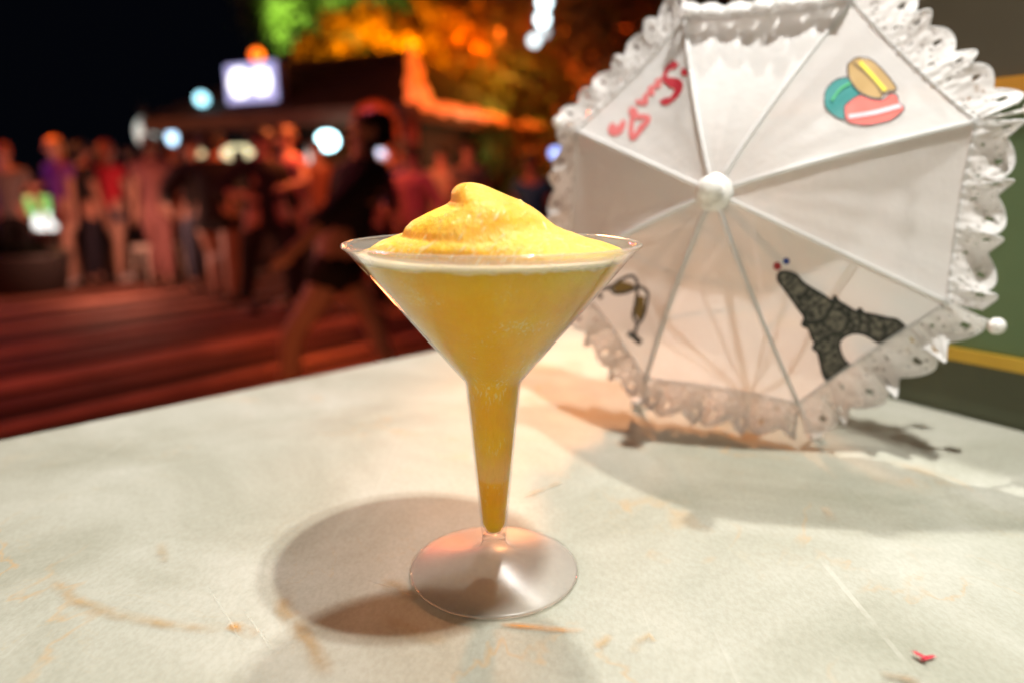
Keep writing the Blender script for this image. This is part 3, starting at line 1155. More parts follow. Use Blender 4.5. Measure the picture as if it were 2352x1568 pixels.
def person(px, Y, h, face, label, top, bottom, hair, stride=.12, arms=((.1, -.05), (.1, -.05)), legs='long', sleeve=.5, skin=0, lean=0, hairlen=.0, fold=None, seat=False, loc=None, dress=False, wide=1.0):
    """face: degrees turned from facing the camera. arms: per side (out, forward) of the hand, in body heights."""
    base = loc if loc is not None else at(px, 500, Y)
    root = empty('person', (base.x, base.y, GZ + .016), R(face))
    tag(root, label, 'person', 'people standing about in front of the bar hut')
    k = h / 1.72
    root.scale = (wide, (1 + wide) / 2, 1)
    V, E, Ra = [], [], []

    def v(p, r):
        V.append(Vector(p) * k)
        Ra.append(tuple(x * k for x in r) if isinstance(r, tuple) else r * k)
        return len(V) - 1

    def chain(i, pts):
        ids = [i]
        for p, r in pts:
            j = v(p, r)
            E.append((i, j))
            i = j
            ids.append(j)
        return ids
    ly = lambda z: -lean * max(0, z - .9)         # the body faces -y
    pel = v((0, ly(.95), .95), (.155, .115))
    spine = chain(pel, [((0, ly(1.08) - .005, 1.08), (.135, .10)), ((0, ly(1.26), 1.26), (.155, .11)), ((0, ly(1.40), 1.40), (.145, .095)), ((0, ly(1.475) - .005, 1.475), .058), ((0, ly(1.54) - .02, 1.54), .056),
                        ((0, ly(1.60) - .030, 1.60), (.078, .090)), ((0, ly(1.67) - .025, 1.67), (.076, .088)), ((0, ly(1.715) - .02, 1.712), (.040, .050))])
    legI, footI = [], []
    for s, st in ((1, stride), (-1, -stride * .8)):
        if seat and s == 1:
            pts = [((s * .10, -.05, .90), (.095, .1)), ((s * .14, -.24, .86), .082), ((s * .16, -.42, .80), .064), ((s * .17, -.50, .62), .054), ((s * .18, -.62, .40), .056), ((s * .19, -.70, .10), .036), ((s * .19, -.76, .04), .034), ((s * .19, -.86, .02), .030)]
        else:
            kneeb = -.04 if st >= 0 else .02
            pts = [((s * .095, st * -.1, .88), (.10, .105)), ((s * .105, st * -.35, .70), .085), ((s * .105, st * -.62 + kneeb, .49), .060), ((s * .11, st * -.80 + .01, .30), .056), ((s * .11, st * -1.0 + .03, .09), .036),
                   ((s * .112, st * -1.0 + .01, .038), .037), ((s * .12, st * -1.0 - .13, .026), .030)]
        legI.append(chain(pel, pts))
    for ai, s in enumerate((1, -1)):
        out, fw, up = (*arms[ai], 0)[:3]
        shx = .175
        sh = Vector((s * shx, ly(1.39), 1.395))
        hand = Vector((s * (shx + .05 + out), ly(1.0) - fw, .82 + up))
        reach = hand - sh
        Lm = .58
        if reach.length > Lm: reach = reach.normalized() * Lm
        hand = sh + reach
        midp = sh + reach * .5
        bend = math.sqrt(max(0, (Lm / 2) ** 2 - (reach.length / 2) ** 2))
        el = midp + Vector((s * .5, .75, -.35)).normalized() * bend
        dr = (hand - el).normalized()
        sd = Vector((0, -1, 0)) if abs(dr.y) < .8 else Vector((0, 0, 1))
        c = chain(spine[3], [(sh, .062), (sh.lerp(el, .5), .050), (el, .042), (el.lerp(hand, .5), .040), (hand, .027), (hand + dr * .05, (.038, .020))])
        palm = c[-1]
        # thumb from the side of the palm, four fingers unequal and a little curled
        chain(c[-2], [(hand + dr * .03 + sd * .035, .011), (hand + dr * .065 + sd * .05, .009)])
        for q in range(4):
            ln = (.075, .085, .08, .062)[q]
            off = sd * (.026 - .0175 * q)
            chain(palm, [(hand + dr * (.05 + ln * .55) + off, .0095), (hand + dr * (.05 + ln) + off - Vector((s * .012, 0, 0)), .0080)])
    body = skin_mesh('body', V, E, Ra, SKIN[skin], root, 1)
    # nose, ears
    hz = lambda p: Vector(p) * k
    MB().ball(hz((0, ly(1.6) - .125, 1.605)), .014 * k, 6, (.8, 1.2, 1.3)).build('nose', SKIN[skin], root, True)
    for s in (1, -1):
        MB().ball(hz((s * .080, ly(1.6) - .025, 1.612)), .020 * k, 6, (.5, .8, 1.4)).build('ear', SKIN[skin], root, True)
        MB().ball(hz((s * .031, ly(1.6) - .112, 1.632)), .010 * k, 6).build('eye', M['dark_metal'], root, True)
    # hair: cap over the skull, longer at the back where asked
    hc = MB()
    hc.ball(hz((0, ly(1.66) - .008, 1.665)), .098 * k, 10, (.93, 1.04, .86))
    hc.ball(hz((0, ly(1.62) + .030, 1.62)), .083 * k, 10, (1.0, .85, 1.15))
    if hairlen:
        hc.ball(hz((0, ly(1.55) + .045, 1.58 - hairlen / 2)), .07 * k, 10, (1.15, .55, 1 + hairlen * 7))
    hc.build('hair', hair, root, True)
    # shirt: follows the torso and the upper arms
    def sub(ids, grow, stop=None):
        return [(V[i] / k, tuple(x / k + grow for x in Ra[i]) if isinstance(Ra[i], tuple) else Ra[i] / k + grow) for i in ids]
    SV, SE, SR = [], [], []

    def sv(p, r):
        SV.append(Vector(p) * k)
        SR.append(tuple(x * k for x in r) if isinstance(r, tuple) else r * k)
        return len(SV) - 1
    g = .020
    a = sv((0, ly(.92), .85 if not dress else .70), (.190, .15) if not dress else (.21, .17))
    b_ = sv((0, ly(1.08), 1.08), (.150 + g * .5, .115 + g * .5))
    c_ = sv((0, ly(1.26), 1.26), (.168, .125))
    d_ = sv((0, ly(1.40), 1.40), (.160, .108))
    e_ = sv((0, ly(1.46), 1.462), (.078, .072))
    SE += [(a, b_), (b_, c_), (c_, d_), (d_, e_)]
    ib = 9 + (len(legI[0]) - 1) + (len(legI[1]) - 1)
    per = 6 + 2 + 8
    for ai in range(2):
        i0 = ib + ai * per
        sh, ua, el, fa = V[i0] / k, V[i0 + 1] / k, V[i0 + 2] / k, V[i0 + 3] / k
        p1 = sv(sh, .075)
        p2 = sv(ua if sleeve <= .5 else el, .064)
        SE += [(d_, p1), (p1, p2)]
        if sleeve > .5:
            p3 = sv(fa, .054)
            SE.append((p2, p3))
    skin_mesh('shirt', SV, SE, SR, top, root, 1, b_)
    if bottom is not None:
        SV, SE, SR = [], [], []
        a = sv((0, ly(.97), 1.0), (.165, .125))
        b_ = sv((0, ly(.93), .93), (.175, .135))
        SE.append((a, b_))
        for L_ in legI:
            ids = L_[1:]
            stopn = 2 if legs == 'short' else len(ids) - 2
            if seat and L_ is legI[0]: stopn = 3 if legs == 'short' else len(ids) - 2
            pr = b_
            for j in ids[:stopn]:
                rr = Ra[j]
                rr = max(rr) if isinstance(rr, tuple) else rr
                q = sv(V[j] / k, rr / k + (.045 if legs == 'short' else .014))
                SE.append((pr, q))
                pr = q
        skin_mesh('shorts' if legs == 'short' else 'trousers', SV, SE, SR, bottom, root, 1, b_)
    # shoes
    for L_ in legI:
        p = V[L_[-2]] / k
        q = V[L_[-1]] / k
        sm = MB()
        sm.ball(hz((p.lerp(q, .45)[0], p.lerp(q, .45)[1], max(.035, (p.z + q.z) / 2 + .004))), .05 * k, 8, (.95, 2.35, .72))
        sm.build('shoe', HAIR['black'] if skin == 0 else M['white_plastic'], root, True)
    return root


def fab(name, c):
    return mottled('cloth_' + name, tuple(x * .85 for x in c), c, 12, .85, .1)


HAIR = {'black': mottled('hair_black', (.012, .010, .009), (.02, .016, .014), 60, .5), 'brown': mottled('hair_brown', (.05, .025, .015), (.08, .04, .02), 60, .5), 'blond': mottled('hair_blond', (.42, .24, .09), (.52, .32, .13), 60, .5),
        'auburn': mottled('hair_auburn', (.22, .06, .03), (.28, .08, .04), 60, .5)}
F = {'black': fab('black', (.012, .012, .014)), 'navy': fab('navy', (.016, .018, .035)), 'red': fab('red', (.65, .03, .06)), 'violet': fab('violet', (.24, .07, .42)), 'grey': fab('grey', (.22, .21, .21)), 'dusty': fab('dusty_red', (.30, .13, .12)),
     'rust': fab('rust', (.32, .12, .07)), 'white': fab('white', (.72, .70, .66)), 'cream': fab('cream', (.60, .56, .46)), 'pink': fab('pink', (.70, .26, .34)), 'blue': fab('blue', (.05, .08, .42)), 'teal': fab('teal', (.03, .20, .42)),
     'denim': fab('denim', (.06, .08, .13)), 'olive': fab('olive', (.09, .09, .05))}

person(28, 7.6, 1.62, 30, 'person in a charcoal shirt cut off by the picture edge, beside the black planter', F['grey'], F['black'], HAIR['auburn'], .08, skin=0)
person(150, 8.0, 1.70, -25, 'blond person in a violet top with bare legs, next to the red top', F['violet'], F['dusty'], HAIR['blond'], .12, ((.02, .05), (.12, .25, .3)), 'short', skin=1, hairlen=.12)
person(262, 8.3, 1.68, 160, 'person in a bright red top and shorts with bare legs', F['red'], F['denim'], HAIR['auburn'], .10, ((.08, .1, .1), (.1, .1)), 'short', skin=1, hairlen=.10)
person(362, 7.9, 1.72, 185, 'person in a dusty pink shirt and long trousers, seen from behind', F['dusty'], F['dusty'], HAIR['brown'], .12, ((.06, .05), (.1, .15, .2)), 'long', skin=0)
person(415, 8.8, 1.64, 20, 'person in a rust orange shirt half behind the dusty pink shirt', F['rust'], F['grey'], HAIR['auburn'], .1, ((.1, .3, .35), (.05, .1)), 'long', skin=0)
person(502, 6.9, 1.68, 175, 'broad person in a loose black shirt under the warm bar lights', F['black'], F['black'], HAIR['black'], .14, ((.16, .1, .1), (.2, .1, .12)), 'short', skin=0, sleeve=.9, wide=1.5)
person(610, 6.2, 1.66, 60, 'slim person all in black standing with legs apart', F['black'], F['black'], HAIR['black'], .2, ((.05, .1), (.1, .2, .3)), 'long', skin=0, sleeve=.9, wide=1.25)
person(672, 6.7, 1.72, -40, 'person in a pink lit shirt reaching one arm out', F['pink'], F['black'], HAIR['brown'], .18, ((.12, .35, .32), (.1, .38, .25)), 'long', skin=1)
person(768, 3.35, 1.54, -62, 'nearest person, in a dark navy shirt and black shorts, striding past the table', F['navy'], F['black'], HAIR['black'], .36, ((.06, .30, .16), (.02, .02)), 'short', sleeve=.9, skin=1, lean=-.30, wide=1.4)
person(905, 7.2, 1.66, 10, 'person in a blue shirt under the red round lamp', F['blue'], F['black'], HAIR['black'], .1, skin=0)
person(952, 6.3, 1.52, -30, 'person in a pale pink shirt beside the red pillar', F['pink'], F['denim'], HAIR['black'], .1, ((.1, .1, .1), (.1, .2, .1)), sleeve=.9, skin=1)
person(1018, 8.6, 1.62, 0, 'person in a cream white shirt behind the yellow drink', F['cream'], F['rust'], HAIR['black'], .08, skin=1)
person(1078, 8.2, 1.66, 15, 'person in a pale grey shirt right of the cream shirt', F['grey'], F['black'], HAIR['brown'], .08, skin=1)
person(1222, 6.6, 1.46, -20, 'person in a turquoise blue shirt at the left edge of the parasol lace', F['teal'], F['navy'], HAIR['black'], .08, skin=0)
person(560, 8.6, 1.6, 180, 'person in olive clothes deep in the crowd before the bar', F['olive'], F['grey'], HAIR['black'], .08, skin=0)
person(735, 8.2, 1.68, 10, 'person in a rust top below the bright white lamp', F['rust'], F['black'], HAIR['brown'], .08, skin=0)


person(205, 8.1, 1.66, 140, 'person in a black top between the violet shirt and the bright red top', F['black'], F['navy'], HAIR['black'], .10, ((.05, .2, .2), (.04, .1)), 'long', skin=0)
person(318, 8.7, 1.62, 200, 'person in a dark navy shirt between the red top and the dusty pink shirt', F['navy'], F['black'], HAIR['black'], .10, ((.05, .1), (.06, .15, .2)), 'long', skin=0, sleeve=.9)
person(455, 7.6, 1.66, 20, 'person in dark clothes just left of the broad person in black', F['black'], F['denim'], HAIR['brown'], .12, ((.05, .1), (.06, .2, .25)), 'long', skin=0, sleeve=.9)
person(835, 6.0, 1.64, 10, 'person in black standing behind the nearest person, before the arch', F['black'], F['black'], HAIR['black'], .12, ((.05, .1), (.06, .1)), 'long', skin=0, sleeve=.9, wide=1.15)

# ================================================================== BAR HUT
def hut():
    co = at(960, 235, 9.0)
    co.z = 1.17
    ang = math.atan2(2.4, -4.8)
    fx = Vector((math.cos(ang), math.sin(ang), 0))      # along the front, to the left and away
    sx = Vector((.428, .904, 0)).normalized()            # along the right side, away
    root = empty('bar_hut', (co.x, co.y, GZ))
    tag(root, 'dark hip roofed bar hut with orange lit edges and warm lights under its eaves', 'hut')
    W_, D_ = 5.45, 3.95
    P = lambda a, b, z: local(root, co + fx * a + sx * b + Vector((0, 0, z - co.z)))
    ez, rz = 1.17, 2.27
    roofm = mottled('dark_thatch', (.030, .022, .018), (.055, .038, .030), 6, .9, .6, 6, .03)
    wood = mottled('brown_timber', (.10, .055, .035), (.15, .08, .05), 5, .6, .2)
    redm = mottled('red_plaster', (.45, .12, .08), (.55, .17, .11), 4, .7, .2)
    c = [P(0, 0, ez), P(W_, 0, ez), P(W_, D_, ez), P(0, D_, ez)]
    r1, r2 = P(1.39, D_ / 2, rz), P(W_ - 1.39, D_ / 2, rz)
    mr = MB()
    mr.add(c + [r1, r2], [(0, 4, 5, 1), (1, 5, 2), (2, 5, 4, 3), (3, 4, 0), (0, 1, 2, 3)])
    mr.build('roof', roofm, root)
    # courses of roofing laid as overlapping boards on the front face
    for i in range(9):
        f0, f1 = i / 9, (i + 1) / 9
        a0, a1 = c[0].lerp(r1, f0), c[1].lerp(r2, f0)
        b0, b1 = c[0].lerp(r1, f1), c[1].lerp(r2, f1)
        up = Vector((0, 0, .05))
        u2 = Vector((0, 0, .012))
        MB().add([a0 + u2, a1 + u2, a1 + up, a0 + up, b0 + u2, b1 + u2], [(0, 1, 2, 3), (3, 2, 5, 4), (1, 5, 2), (0, 3, 4)]).build('roof_course', roofm, root)
    # fascia
    for a, b in ((0, 1), (3, 0)):
        q0, q1 = c[a], c[b]
        d = (q1 - q0).normalized()
        nn = Vector((d.y, -d.x, 0)) * .04
        if nn.dot(sum(c, Vector()) / 4 - q0) > 0: nn = -nn
        z1, z0 = Vector((0, 0, .02)), Vector((0, 0, -.20))
        MB().add([q0 + nn + z0, q1 + nn + z0, q1 + nn + z1, q0 + nn + z1, q0 + z0, q1 + z0, q1 + z1, q0 + z1], [(0, 1, 2, 3), (5, 4, 7, 6), (3, 2, 6, 7), (1, 0, 4, 5), (0, 3, 7, 4), (1, 5, 6, 2)]).build('fascia', wood, root)
    # orange light on the hip and right eave, put in as glowing tubes
    om = emis('orange_edge_glow', (1, .12, .006), 1.25)
    om2 = emis('orange_edge_dim', (1, .12, .008), 2.0)
    up = Vector((0, 0, .06))
    nr = sx * 0
    MB().tube([c[0].lerp(r1, t) + up * (1 + .8 * t) + Vector((.02 * math.sin(t * 19), .02 * math.cos(t * 23), 0)) for t in np.linspace(0, 1, 15)], [.13 * (1 - t) + .035 + .012 * math.sin(t * 31) for t in np.linspace(0, 1, 15)], 8).build('edge_glow', om, root)
    off = (P(-.06, 0, ez) - P(0, 0, ez))
    MB().tube([c[0].lerp(c[3], t) + off + Vector((0, 0, .02 * math.sin(t * 40))) for t in np.linspace(0, 1, 30)], [.075 + .02 * math.sin(t * 57) - .02 * t for t in np.linspace(0, 1, 30)], 8).build('edge_glow', om, root)
    # posts and half walls
    for a, b in ((.35, .35), (W_ - .35, .35), (W_ * .5, .35), (.35, D_ - .35), (W_ - .35, D_ - .35)):
        p = P(a, b, 0)
        MB().tube([(p.x, p.y, 0), (p.x, p.y, 2.12)], .09, 10).build('post', redm if a < 1 and b < 1 else wood, root, True)
    ba = Matrix.Rotation(ang, 4, 'Z')
    o0 = P(0, 0, 0)
    TT = Matrix.Translation((0, 0, 0)) @ ba
    sgn = 1 if (ba @ Vector((0, 1, 0))).dot(sx) > 0 else -1

    def bx(a0, a1, b0, b1, z0, z1):
        lo_, hi_ = sorted((sgn * b0, sgn * b1))
        return MB().box((a0, lo_, z0), (a1, hi_, z1), TT)
    bx(.6, W_ - .5, .5, .75, 0, 1.0).build('counter', wood, root)
    bx(.5, W_ - .4, .42, .82, 1.0, 1.05).build('counter_top', mottled('counter_top_wood', (.16, .10, .07), (.2, .13, .09), 5, .4), root)
    bx(.3, W_ - .3, D_ - .5, D_ - .42, 0, 2.1).build('back_wall', mottled('ochre_wall', (.16, .09, .05), (.22, .12, .06), 3, .8), root)
    bx(.38, .46, .6, D_ - .5, 0, 2.1).build('side_wall', mottled('dark_wall', (.05, .035, .028), (.08, .05, .04), 3, .8), root)
    # red arch round a doorway near the corner
    return root, co, fx, sx


HUT, HCO, HFX, HSX = hut()


_q = HCO + HFX * 2.7 + HSX * 1.6
lamp('hut_inside_light', (_q.x, _q.y, .85), 26, (1, .66, .34), .15)


def frontpt(px, z, off=0.0):
    """point on the hut's front plane (moved off metres inward) seen at pixel column px, at height z"""
    d = ray(px, 425)
    d = Vector((d.x, d.y, 0))
    n = HSX
    o = HCO + HSX * off
    t = (o - CAM).dot(n) / d.dot(n)
    p = CAM + d * t
    return Vector((p.x, p.y, z))


def frontat(px, py, off=0.0):
    d = ray(px, py)
    o = HCO + HSX * off
    t = (o - CAM).dot(HSX) / d.dot(HSX)
    return CAM + d * t


def arch():
    l, r = frontat(818, 300, -.45), frontat(905, 300, -.45)
    root = empty('arch_gate', ((l + r) / 2).to_tuple()[:2] + (GZ,), math.atan2((r - l).y, (r - l).x))
    tag(root, 'red orange round topped arch standing before the hut near its corner', 'arch')
    wd = (r - l).length / 2
    zt = frontat(862, 243, -.45).z - GZ
    m = mottled('red_orange_paint', (.50, .12, .05), (.60, .17, .07), 4, .6)
    pts = [(-wd, 0, 0), (-wd, 0, zt - wd)] + [(wd * -math.cos(a), 0, zt - wd + wd * math.sin(a)) for a in np.linspace(.2, PI - .2, 13)] + [(wd, 0, zt - wd), (wd, 0, 0)]
    MB().tube(pts, .075, 10).build('hoop', m, root, True)
    for x in (-wd, wd):
        MB().box((x - .14, -.14, 0), (x + .14, .14, .10)).build('foot', m, root, bevel=.01)
    q = frontat(862, 300, -1.1)
    lamp('arch_light', (q.x, q.y, .75), 9, (1, .22, .03), .05)  # unseen lamp added to light the arch orange
    q = frontat(960, 330, -.8)
    lamp('pillar_light', (q.x, q.y, .4), 5, (1, .12, .06), .05)


arch()


# the light box sign on the eave
def sign():
    p = frontat(592, 243, .25)
    ang = math.atan2(-HFX.y, -HFX.x)
    root = empty('light_box_sign', p, ang)
    tag(root, 'bright white and blue light box sign standing on the roof edge of the hut', 'sign')
    MB().box((-.54, -.09, .0), (.54, .09, .62)).build('case', mottled('sign_case', (.05, .05, .12), (.07, .07, .16), 5), root, bevel=.03)
    MB().box((-.51, -.105, .04), (.51, -.088, .58)).build('face_panel', emis('sign_blue', (.40, .52, 1), 1.0), root, bevel=.01)
    for x, r in ((-.22, .20), (.21, .18)):
        T = Matrix.Translation((x, -.112, .32)) @ Matrix.Rotation(PI / 2, 4, 'X')
        MB().lathe([(0, 0), (r, 0), (r * .96, .02), (0, .025)], 24, T).build('lit_disc', emis('sign_white', (.95, .97, 1), 2.6), root)
    for x in (-.35, .35):
        MB().box((x - .02, -.02, -.32), (x + .02, .02, .0)).build('bracket', M['dark_metal'], root)


sign()


def bulb(px, py, Y, r, col, s, label, name='lamp', group='lamps glowing round the bar hut', pos=None, sc=(1, 1, 1), hang=.5, stand=False, power=0):
    p = pos if pos is not None else at(px, py, Y)
    root = empty(name, p)
    tag(root, label, 'lamp', group)
    MB().ball((0, 0, 0), r, 8, sc).build('globe', emis('glow', col, s), root, True)
    MB().tube([(0, 0, r * sc[2] * .8), (0, 0, r * sc[2] * 1.5)], r * .4, 8).build('socket', M['dark_metal'], root, True)
    if stand:
        MB().tube([(0, 0, GZ - p.z), (0, 0, -r * sc[2] * .8)], .02, 8).build('pole', M['dark_metal'], root, True)
    else:
        MB().tube([(0, 0, r * sc[2] * 1.4), (0, 0, r * sc[2] + hang)], .006, 6).build('cable', M['dark_metal'], root, True)
    return root


CY = (.35, .85, 1.0)
WARM = (1, .80, .42)
bulb(463, 228, 10.9, .10, CY, 3.2, 'cyan white lamp on a pole left of the light box sign', stand=True)
bulb(590, 128, 12, .11, (1, .14, .005), 3.2, 'orange lamp on a pole above the light box sign', stand=True)
bulb(395, 316, 0, .10, (.45, .75, 1), 3.4, 'blue white lamp under the left end of the eaves', pos=frontat(395, 316, .15), hang=.3, sc=(.8, .8, 1.2))
bulb(335, 305, 0, .17, (.55, .75, .70), .9, 'dim pale green lantern at the left tip of the eaves', pos=frontat(335, 305, .2), hang=.25, sc=(1, 1, 1.5))
bulb(457, 344, 0, .13, WARM, 1.3, 'warm round lamp inside the hut, left of the large shade', pos=frontat(457, 344, 1.2), hang=.4)
bulb(553, 358, 0, .30, (.95, .88, .50), 1.5, 'large cream lampshade glowing over the bar counter', pos=frontat(553, 358, 1.4), hang=.5, sc=(1.15, .8, .62))
bulb(602, 334, 0, .12, WARM, 1.1, 'small warm lamp right of the large cream shade', pos=frontat(602, 334, 1.4), hang=.4)
bulb(752, 324, 0, .125, (.55, .93, 1), 9, 'dazzling white lamp above the crowd at the middle of the front', pos=frontat(752, 324, -.3), hang=.5, sc=(1.15, 1, .95))
bulb(718, 362, 0, .12, (.75, .80, .72), 1.3, 'pale tall lantern just left of the dazzling lamp', pos=frontat(718, 360, .3), hang=.4, sc=(.7, .7, 1.5))
bulb(893, 315, 0, .13, (1, .12, .09), 1.6, 'red round lamp beside the arch', pos=frontat(897, 316, -.12), hang=.4)
bulb(1275, 352, 7.5, .055, (.30, .45, 1), 3.5, 'small blue lamp at the left edge of the parasol', hang=.8)
# string lamps up in the tree
for px, py, r, s, lb in ((1250, 6, .075, 5, 'topmost white lamp of the string in the tree'), (1246, 45, .075, 5, 'second white lamp from the top of the string'), (1250, 74, .06, 1.0, 'dimmest lamp of the string in the tree'), (1227, 94, .065, 2.6, 'lowest white lamp of the string in the tree')):
    bulb(px, py, 8.0, r, (.72, .95, 1), s, lb, hang=.3, group='white string lamps hanging in the tree')


def screen():
    p = frontat(872, 360, -.05)
    ang = math.atan2(-HFX.y, -HFX.x)
    root = empty('menu_screen', p, ang)
    tag(root, 'lit white and blue menu screen below the red round lamp', 'screen')
    MB().box((-.23, -.03, -.19), (.23, .03, .17)).build('case', M['dark_metal'], root, bevel=.01)
    MB().box((-.21, -.04, -.0), (.21, -.028, .15)).build('screen_face', emis('screen_glow', (.55, .75, 1), 2.0), root)
    MB().box((-.21, -.04, -.17), (.21, -.028, -.006)).build('screen_face', emis('screen_pale', (.55, .48, .50), .55), root)
    MB().tube([(0, 0, GZ - p.z), (0, 0, -.19)], .03, 8).build('stand', M['dark_metal'], root)


screen()


def planter():
    p = onz(58, 686, GZ)
    root = empty('planter', (p.x - .25, p.y + .35, GZ))
    tag(root, 'low black planter tub at the left edge of the picture', 'planter')
    MB().lathe([(0, 0), (.42, 0), (.50, .42), (.52, .46), (.46, .46), (.44, .40), (0, .38)], 24).build('tub', M['dark_metal'], root, True)
    rnd = random.Random(2)
    lf = MB()
    for k in range(260):
        a, t = rnd.uniform(0, 2 * PI), rnd.uniform(.1, 1)
        b = Vector((.3 * t * math.cos(a), .3 * t * math.sin(a), .4))
        d = Vector((math.cos(a) * t, math.sin(a) * t, rnd.uniform(.4, 1.1))).normalized() * rnd.uniform(.12, .26)
        s = d.cross(Vector((0, 0, 1))).normalized() * .02
        lf.add([b - s * .3, b + s * .3, b + d * .6 + s, b + d, b + d * .6 - s], [(0, 1, 2, 3, 4)])
    lf.build('foliage', mottled('dark_leaf', (.006, .010, .006), (.012, .018, .010), 8), root)


planter()


def lit_counter():
    p = onz(95, 640, GZ)
    p = Vector((at(105, 500, 9.3).x, 9.3, GZ))
    root = empty('side_table', p)
    tag(root, 'pale side table with a green lantern and a white lantern behind the crowd on the left', 'table')
    root['label'] = 'pale round side table carrying the green lantern, left of the crowd'
    pm = mottled('pale_table', (.55, .42, .38), (.62, .48, .42), 6)
    MB().lathe([(0, .56), (.34, .56), (.35, .58), (.34, .60), (0, .60)], 28).build('top', pm, root, True)
    MB().lathe([(.30, 0), (.26, .02), (.10, .10), (.08, .40), (.20, .555), (0, .555)], 20).build('pedestal', pm, root, True)
    g = empty('lantern', p + Vector((-.08, 0, .60)))
    tag(g, 'green glowing lantern on the pale round side table', 'lantern')
    MB().lathe([(0, .20), (.14, .20), (.20, .26), (.20, .38), (.14, .44), (0, .45)], 20).build('shade', emis('green_glow', (.16, .75, .10), .9), g, True)
    MB().lathe([(0, 0), (.13, 0), (.18, .04), (.16, .18), (0, .19)], 20, Matrix.Translation((.10, 0, 0))).build('lower_shade', emis('white_glow', (.95, 1, .95), 1.8), g, True)


lit_counter()


def stool(px, py, col, label):
    p = onz(px, py, GZ)
    root = empty('stool', (p.x, p.y, GZ + .016))
    tag(root, label, 'stool', 'pale stools among the crowd')
    m = fab('stool', col)
    MB().lathe([(0, .42), (.15, .42), (.165, .44), (.165, .465), (.15, .48), (0, .48)], 20).build('seat', m, root, True)
    for a in range(4):
        t = a * PI / 2 + .5
        MB().tube([(.12 * math.cos(t), .12 * math.sin(t), .43), (.17 * math.cos(t), .17 * math.sin(t), 0)], [.020, .014], 8).build('leg', m, root, True)


stool(345, 655, (.70, .66, .58), 'cream stool on the left among the standing legs')
stool(398, 650, (.70, .66, .58), 'cream stool on the right, beside the broad person in black')
stool(535, 690, (.45, .43, .42), 'grey stool in front of the slim person in black')


# ================================================================== TREES
def tree(x, y, z0, crown_z, rad, n, leafm, label, seed, leaf=.10, name='tree', squash=.8, clumps=26, trunk=True):
    rnd = random.Random(seed)
    root = empty(name, (x, y, z0))
    tag(root, label, 'tree', None)
    H = crown_z - z0
    bark = M.setdefault('bark', mottled('bark', (.07, .045, .03), (.11, .07, .045), 12, .9, .5))
    tb = MB()
    tb.tube([(0, 0, 0), (.05, .02, H * .35), (-.04, .05, H * .7), (0, 0, H)], [.16, .13, .11, .07], 10)
    cl = []
    for k in range(clumps):
        while True:
            p = Vector((rnd.uniform(-1, 1), rnd.uniform(-1, 1), rnd.uniform(-1, 1)))
            if .35 < p.length < 1: break
        cl.append((Vector((p.x * rad, p.y * rad, p.z * rad * squash + H)), rad * rnd.uniform(.20, .42)))
    for k in range(9):
        c = cl[k][0]
        s = Vector((0, 0, H * rnd.uniform(.6, .95)))
        tb.tube([s, s.lerp(c, .5) + Vector((0, 0, .1)), c], [.06, .04, .015], 6)
    tb.build('trunk', bark, root, True)
    vs, fs = [], []
    for k in range(n):
        c, r = cl[rnd.randrange(len(cl))]
        d = Vector((rnd.gauss(0, 1), rnd.gauss(0, 1), rnd.gauss(0, 1))).normalized() * r * rnd.uniform(.2, 1.05)
        p = c + d
        a = Vector((rnd.gauss(0, 1), rnd.gauss(0, 1), rnd.gauss(0, .6))).normalized()
        b = a.cross(Vector((rnd.gauss(0, 1), rnd.gauss(0, 1), rnd.gauss(0, 1)))).normalized()
        L_ = leaf * rnd.uniform(.6, 1.3)
        i = len(vs)
        vs += [p - a * L_ * .5, p + b * L_ * .28, p + a * L_ * .5, p - b * L_ * .28]
        fs.append((i, i + 1, i + 2, i + 3))
    MB().add(vs, fs).build('crown', leafm, root)
    return root


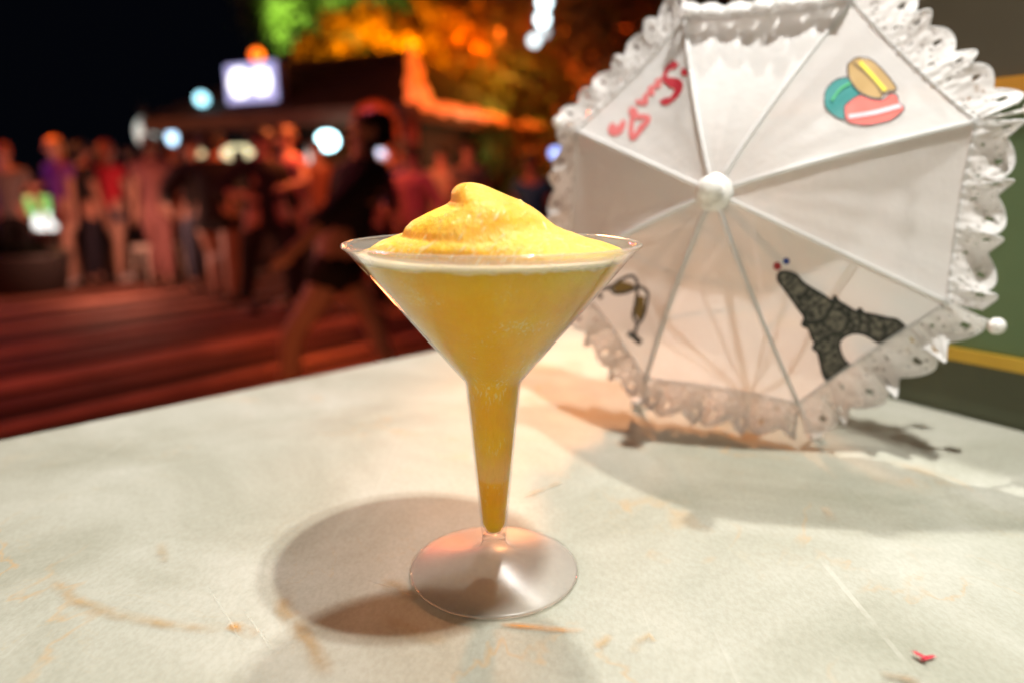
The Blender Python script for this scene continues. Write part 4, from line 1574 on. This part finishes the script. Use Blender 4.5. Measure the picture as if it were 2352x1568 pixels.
lg = mottled('green_leaf', (.06, .10, .02), (.10, .15, .035), 3, .6)
lo_ = mottled('olive_leaf', (.12, .10, .03), (.18, .14, .05), 3, .6)
p = at(800, 35, 18.0)
tree(p.x, p.y, GZ, p.z + .1, 2.3, 20000, lg, 'green lit tree rising behind the left half of the hut roof', 21, .14)
lamp('tree_uplight', (p.x - .8, p.y - 2.9, p.z - .9), 1100, (.74, 1, .24), .1, 95, (p.x, p.y, p.z), .4)
for i, (px, py, Y, r_) in enumerate(((720, 125, 14.2, .42), (800, 98, 14.0, .62), (890, 75, 13.8, .72), (985, 70, 13.6, .75), (1080, 62, 13.6, .80))):
    p = at(px, py, Y)
    tree(p.x, p.y, GZ, p.z, r_, 2600, lo_, ['low orange lit bush tree behind the sign end of the roof ridge', 'orange lit bush tree second from the sign along the ridge', 'orange lit bush tree at the middle of the ridge', 'orange lit bush tree behind the roof peak', 'orange lit bush tree just right of the roof peak'][i], 30 + i, .11, clumps=14)
q = at(820, 150, 13.2)
lamp('hedge_uplight', (q.x, 12.9, 2.5), 214, (1, .30, .0), .08)
q = at(950, 150, 13.2)
lamp('hedge_uplight', (q.x, 12.8, 2.5), 214, (1, .23, .0), .08)
q = at(1090, 150, 13.2)
lamp('hedge_uplight', (q.x, 12.6, 2.5), 187, (1, .11, .0), .08)
p = at(1390, 150, 12.2)
tree(p.x, p.y, GZ, p.z - .2, 2.6, 22000, lo_, 'broad brown and orange lit tree filling the gap beside the parasol', 51, .14, squash=1.0, clumps=60)
p = at(1180, 200, 12.9)
tree(p.x, p.y, GZ, p.z - .2, 1.3, 8000, lo_, 'yellow green lit tree beyond the right slope of the roof', 52, .12, squash=1.0, clumps=26)
for px_, py_, Y_, e_, c_ in ((1000, 75, 12.4, 26, (1, .18, 0)), (1060, 60, 12.4, 22, (1, .13, 0)), (1150, 80, 11.6, 18, (1, .16, .01)), (1205, 60, 11.4, 12, (1, .12, .01)), (1310, 95, 10.6, 8, (1, .16, .01)), (1440, 60, 10.4, 8, (1, .10, .01)),
                           (735, 128, 13.6, 14, (1, .33, 0)), (800, 100, 13.3, 20, (1, .27, 0)), (880, 85, 13.0, 26, (1, .25, 0)), (935, 70, 12.9, 18, (1, .2, 0)), (1090, 160, 11.6, 8, (1, .3, .02)), (1160, 225, 11.6, 8, (.85, .75, .05))):
    q_ = at(px_, py_, Y_)
    lamp('foliage_light', q_, e_, c_, .06)
lamp('tree_uplight', (at(1330, 200, 10.2).x, 10.0, 1.2), 85, (1, .12, .01), .1)
lamp('tree_uplight', (at(1160, 200, 11.6).x, 11.9, 1.9), 20, (.9, .55, .05), .1)
p = at(1190, 340, 11.0)
tree(p.x, p.y, GZ, p.z - .2, .8, 4200, lg, 'small dim green tree under the right end of the eaves', 53, .10, squash=1.1, clumps=16)
lamp('tree_uplight', (p.x - .5, 9.8, .6), 8, (.8, .75, .35), .1)
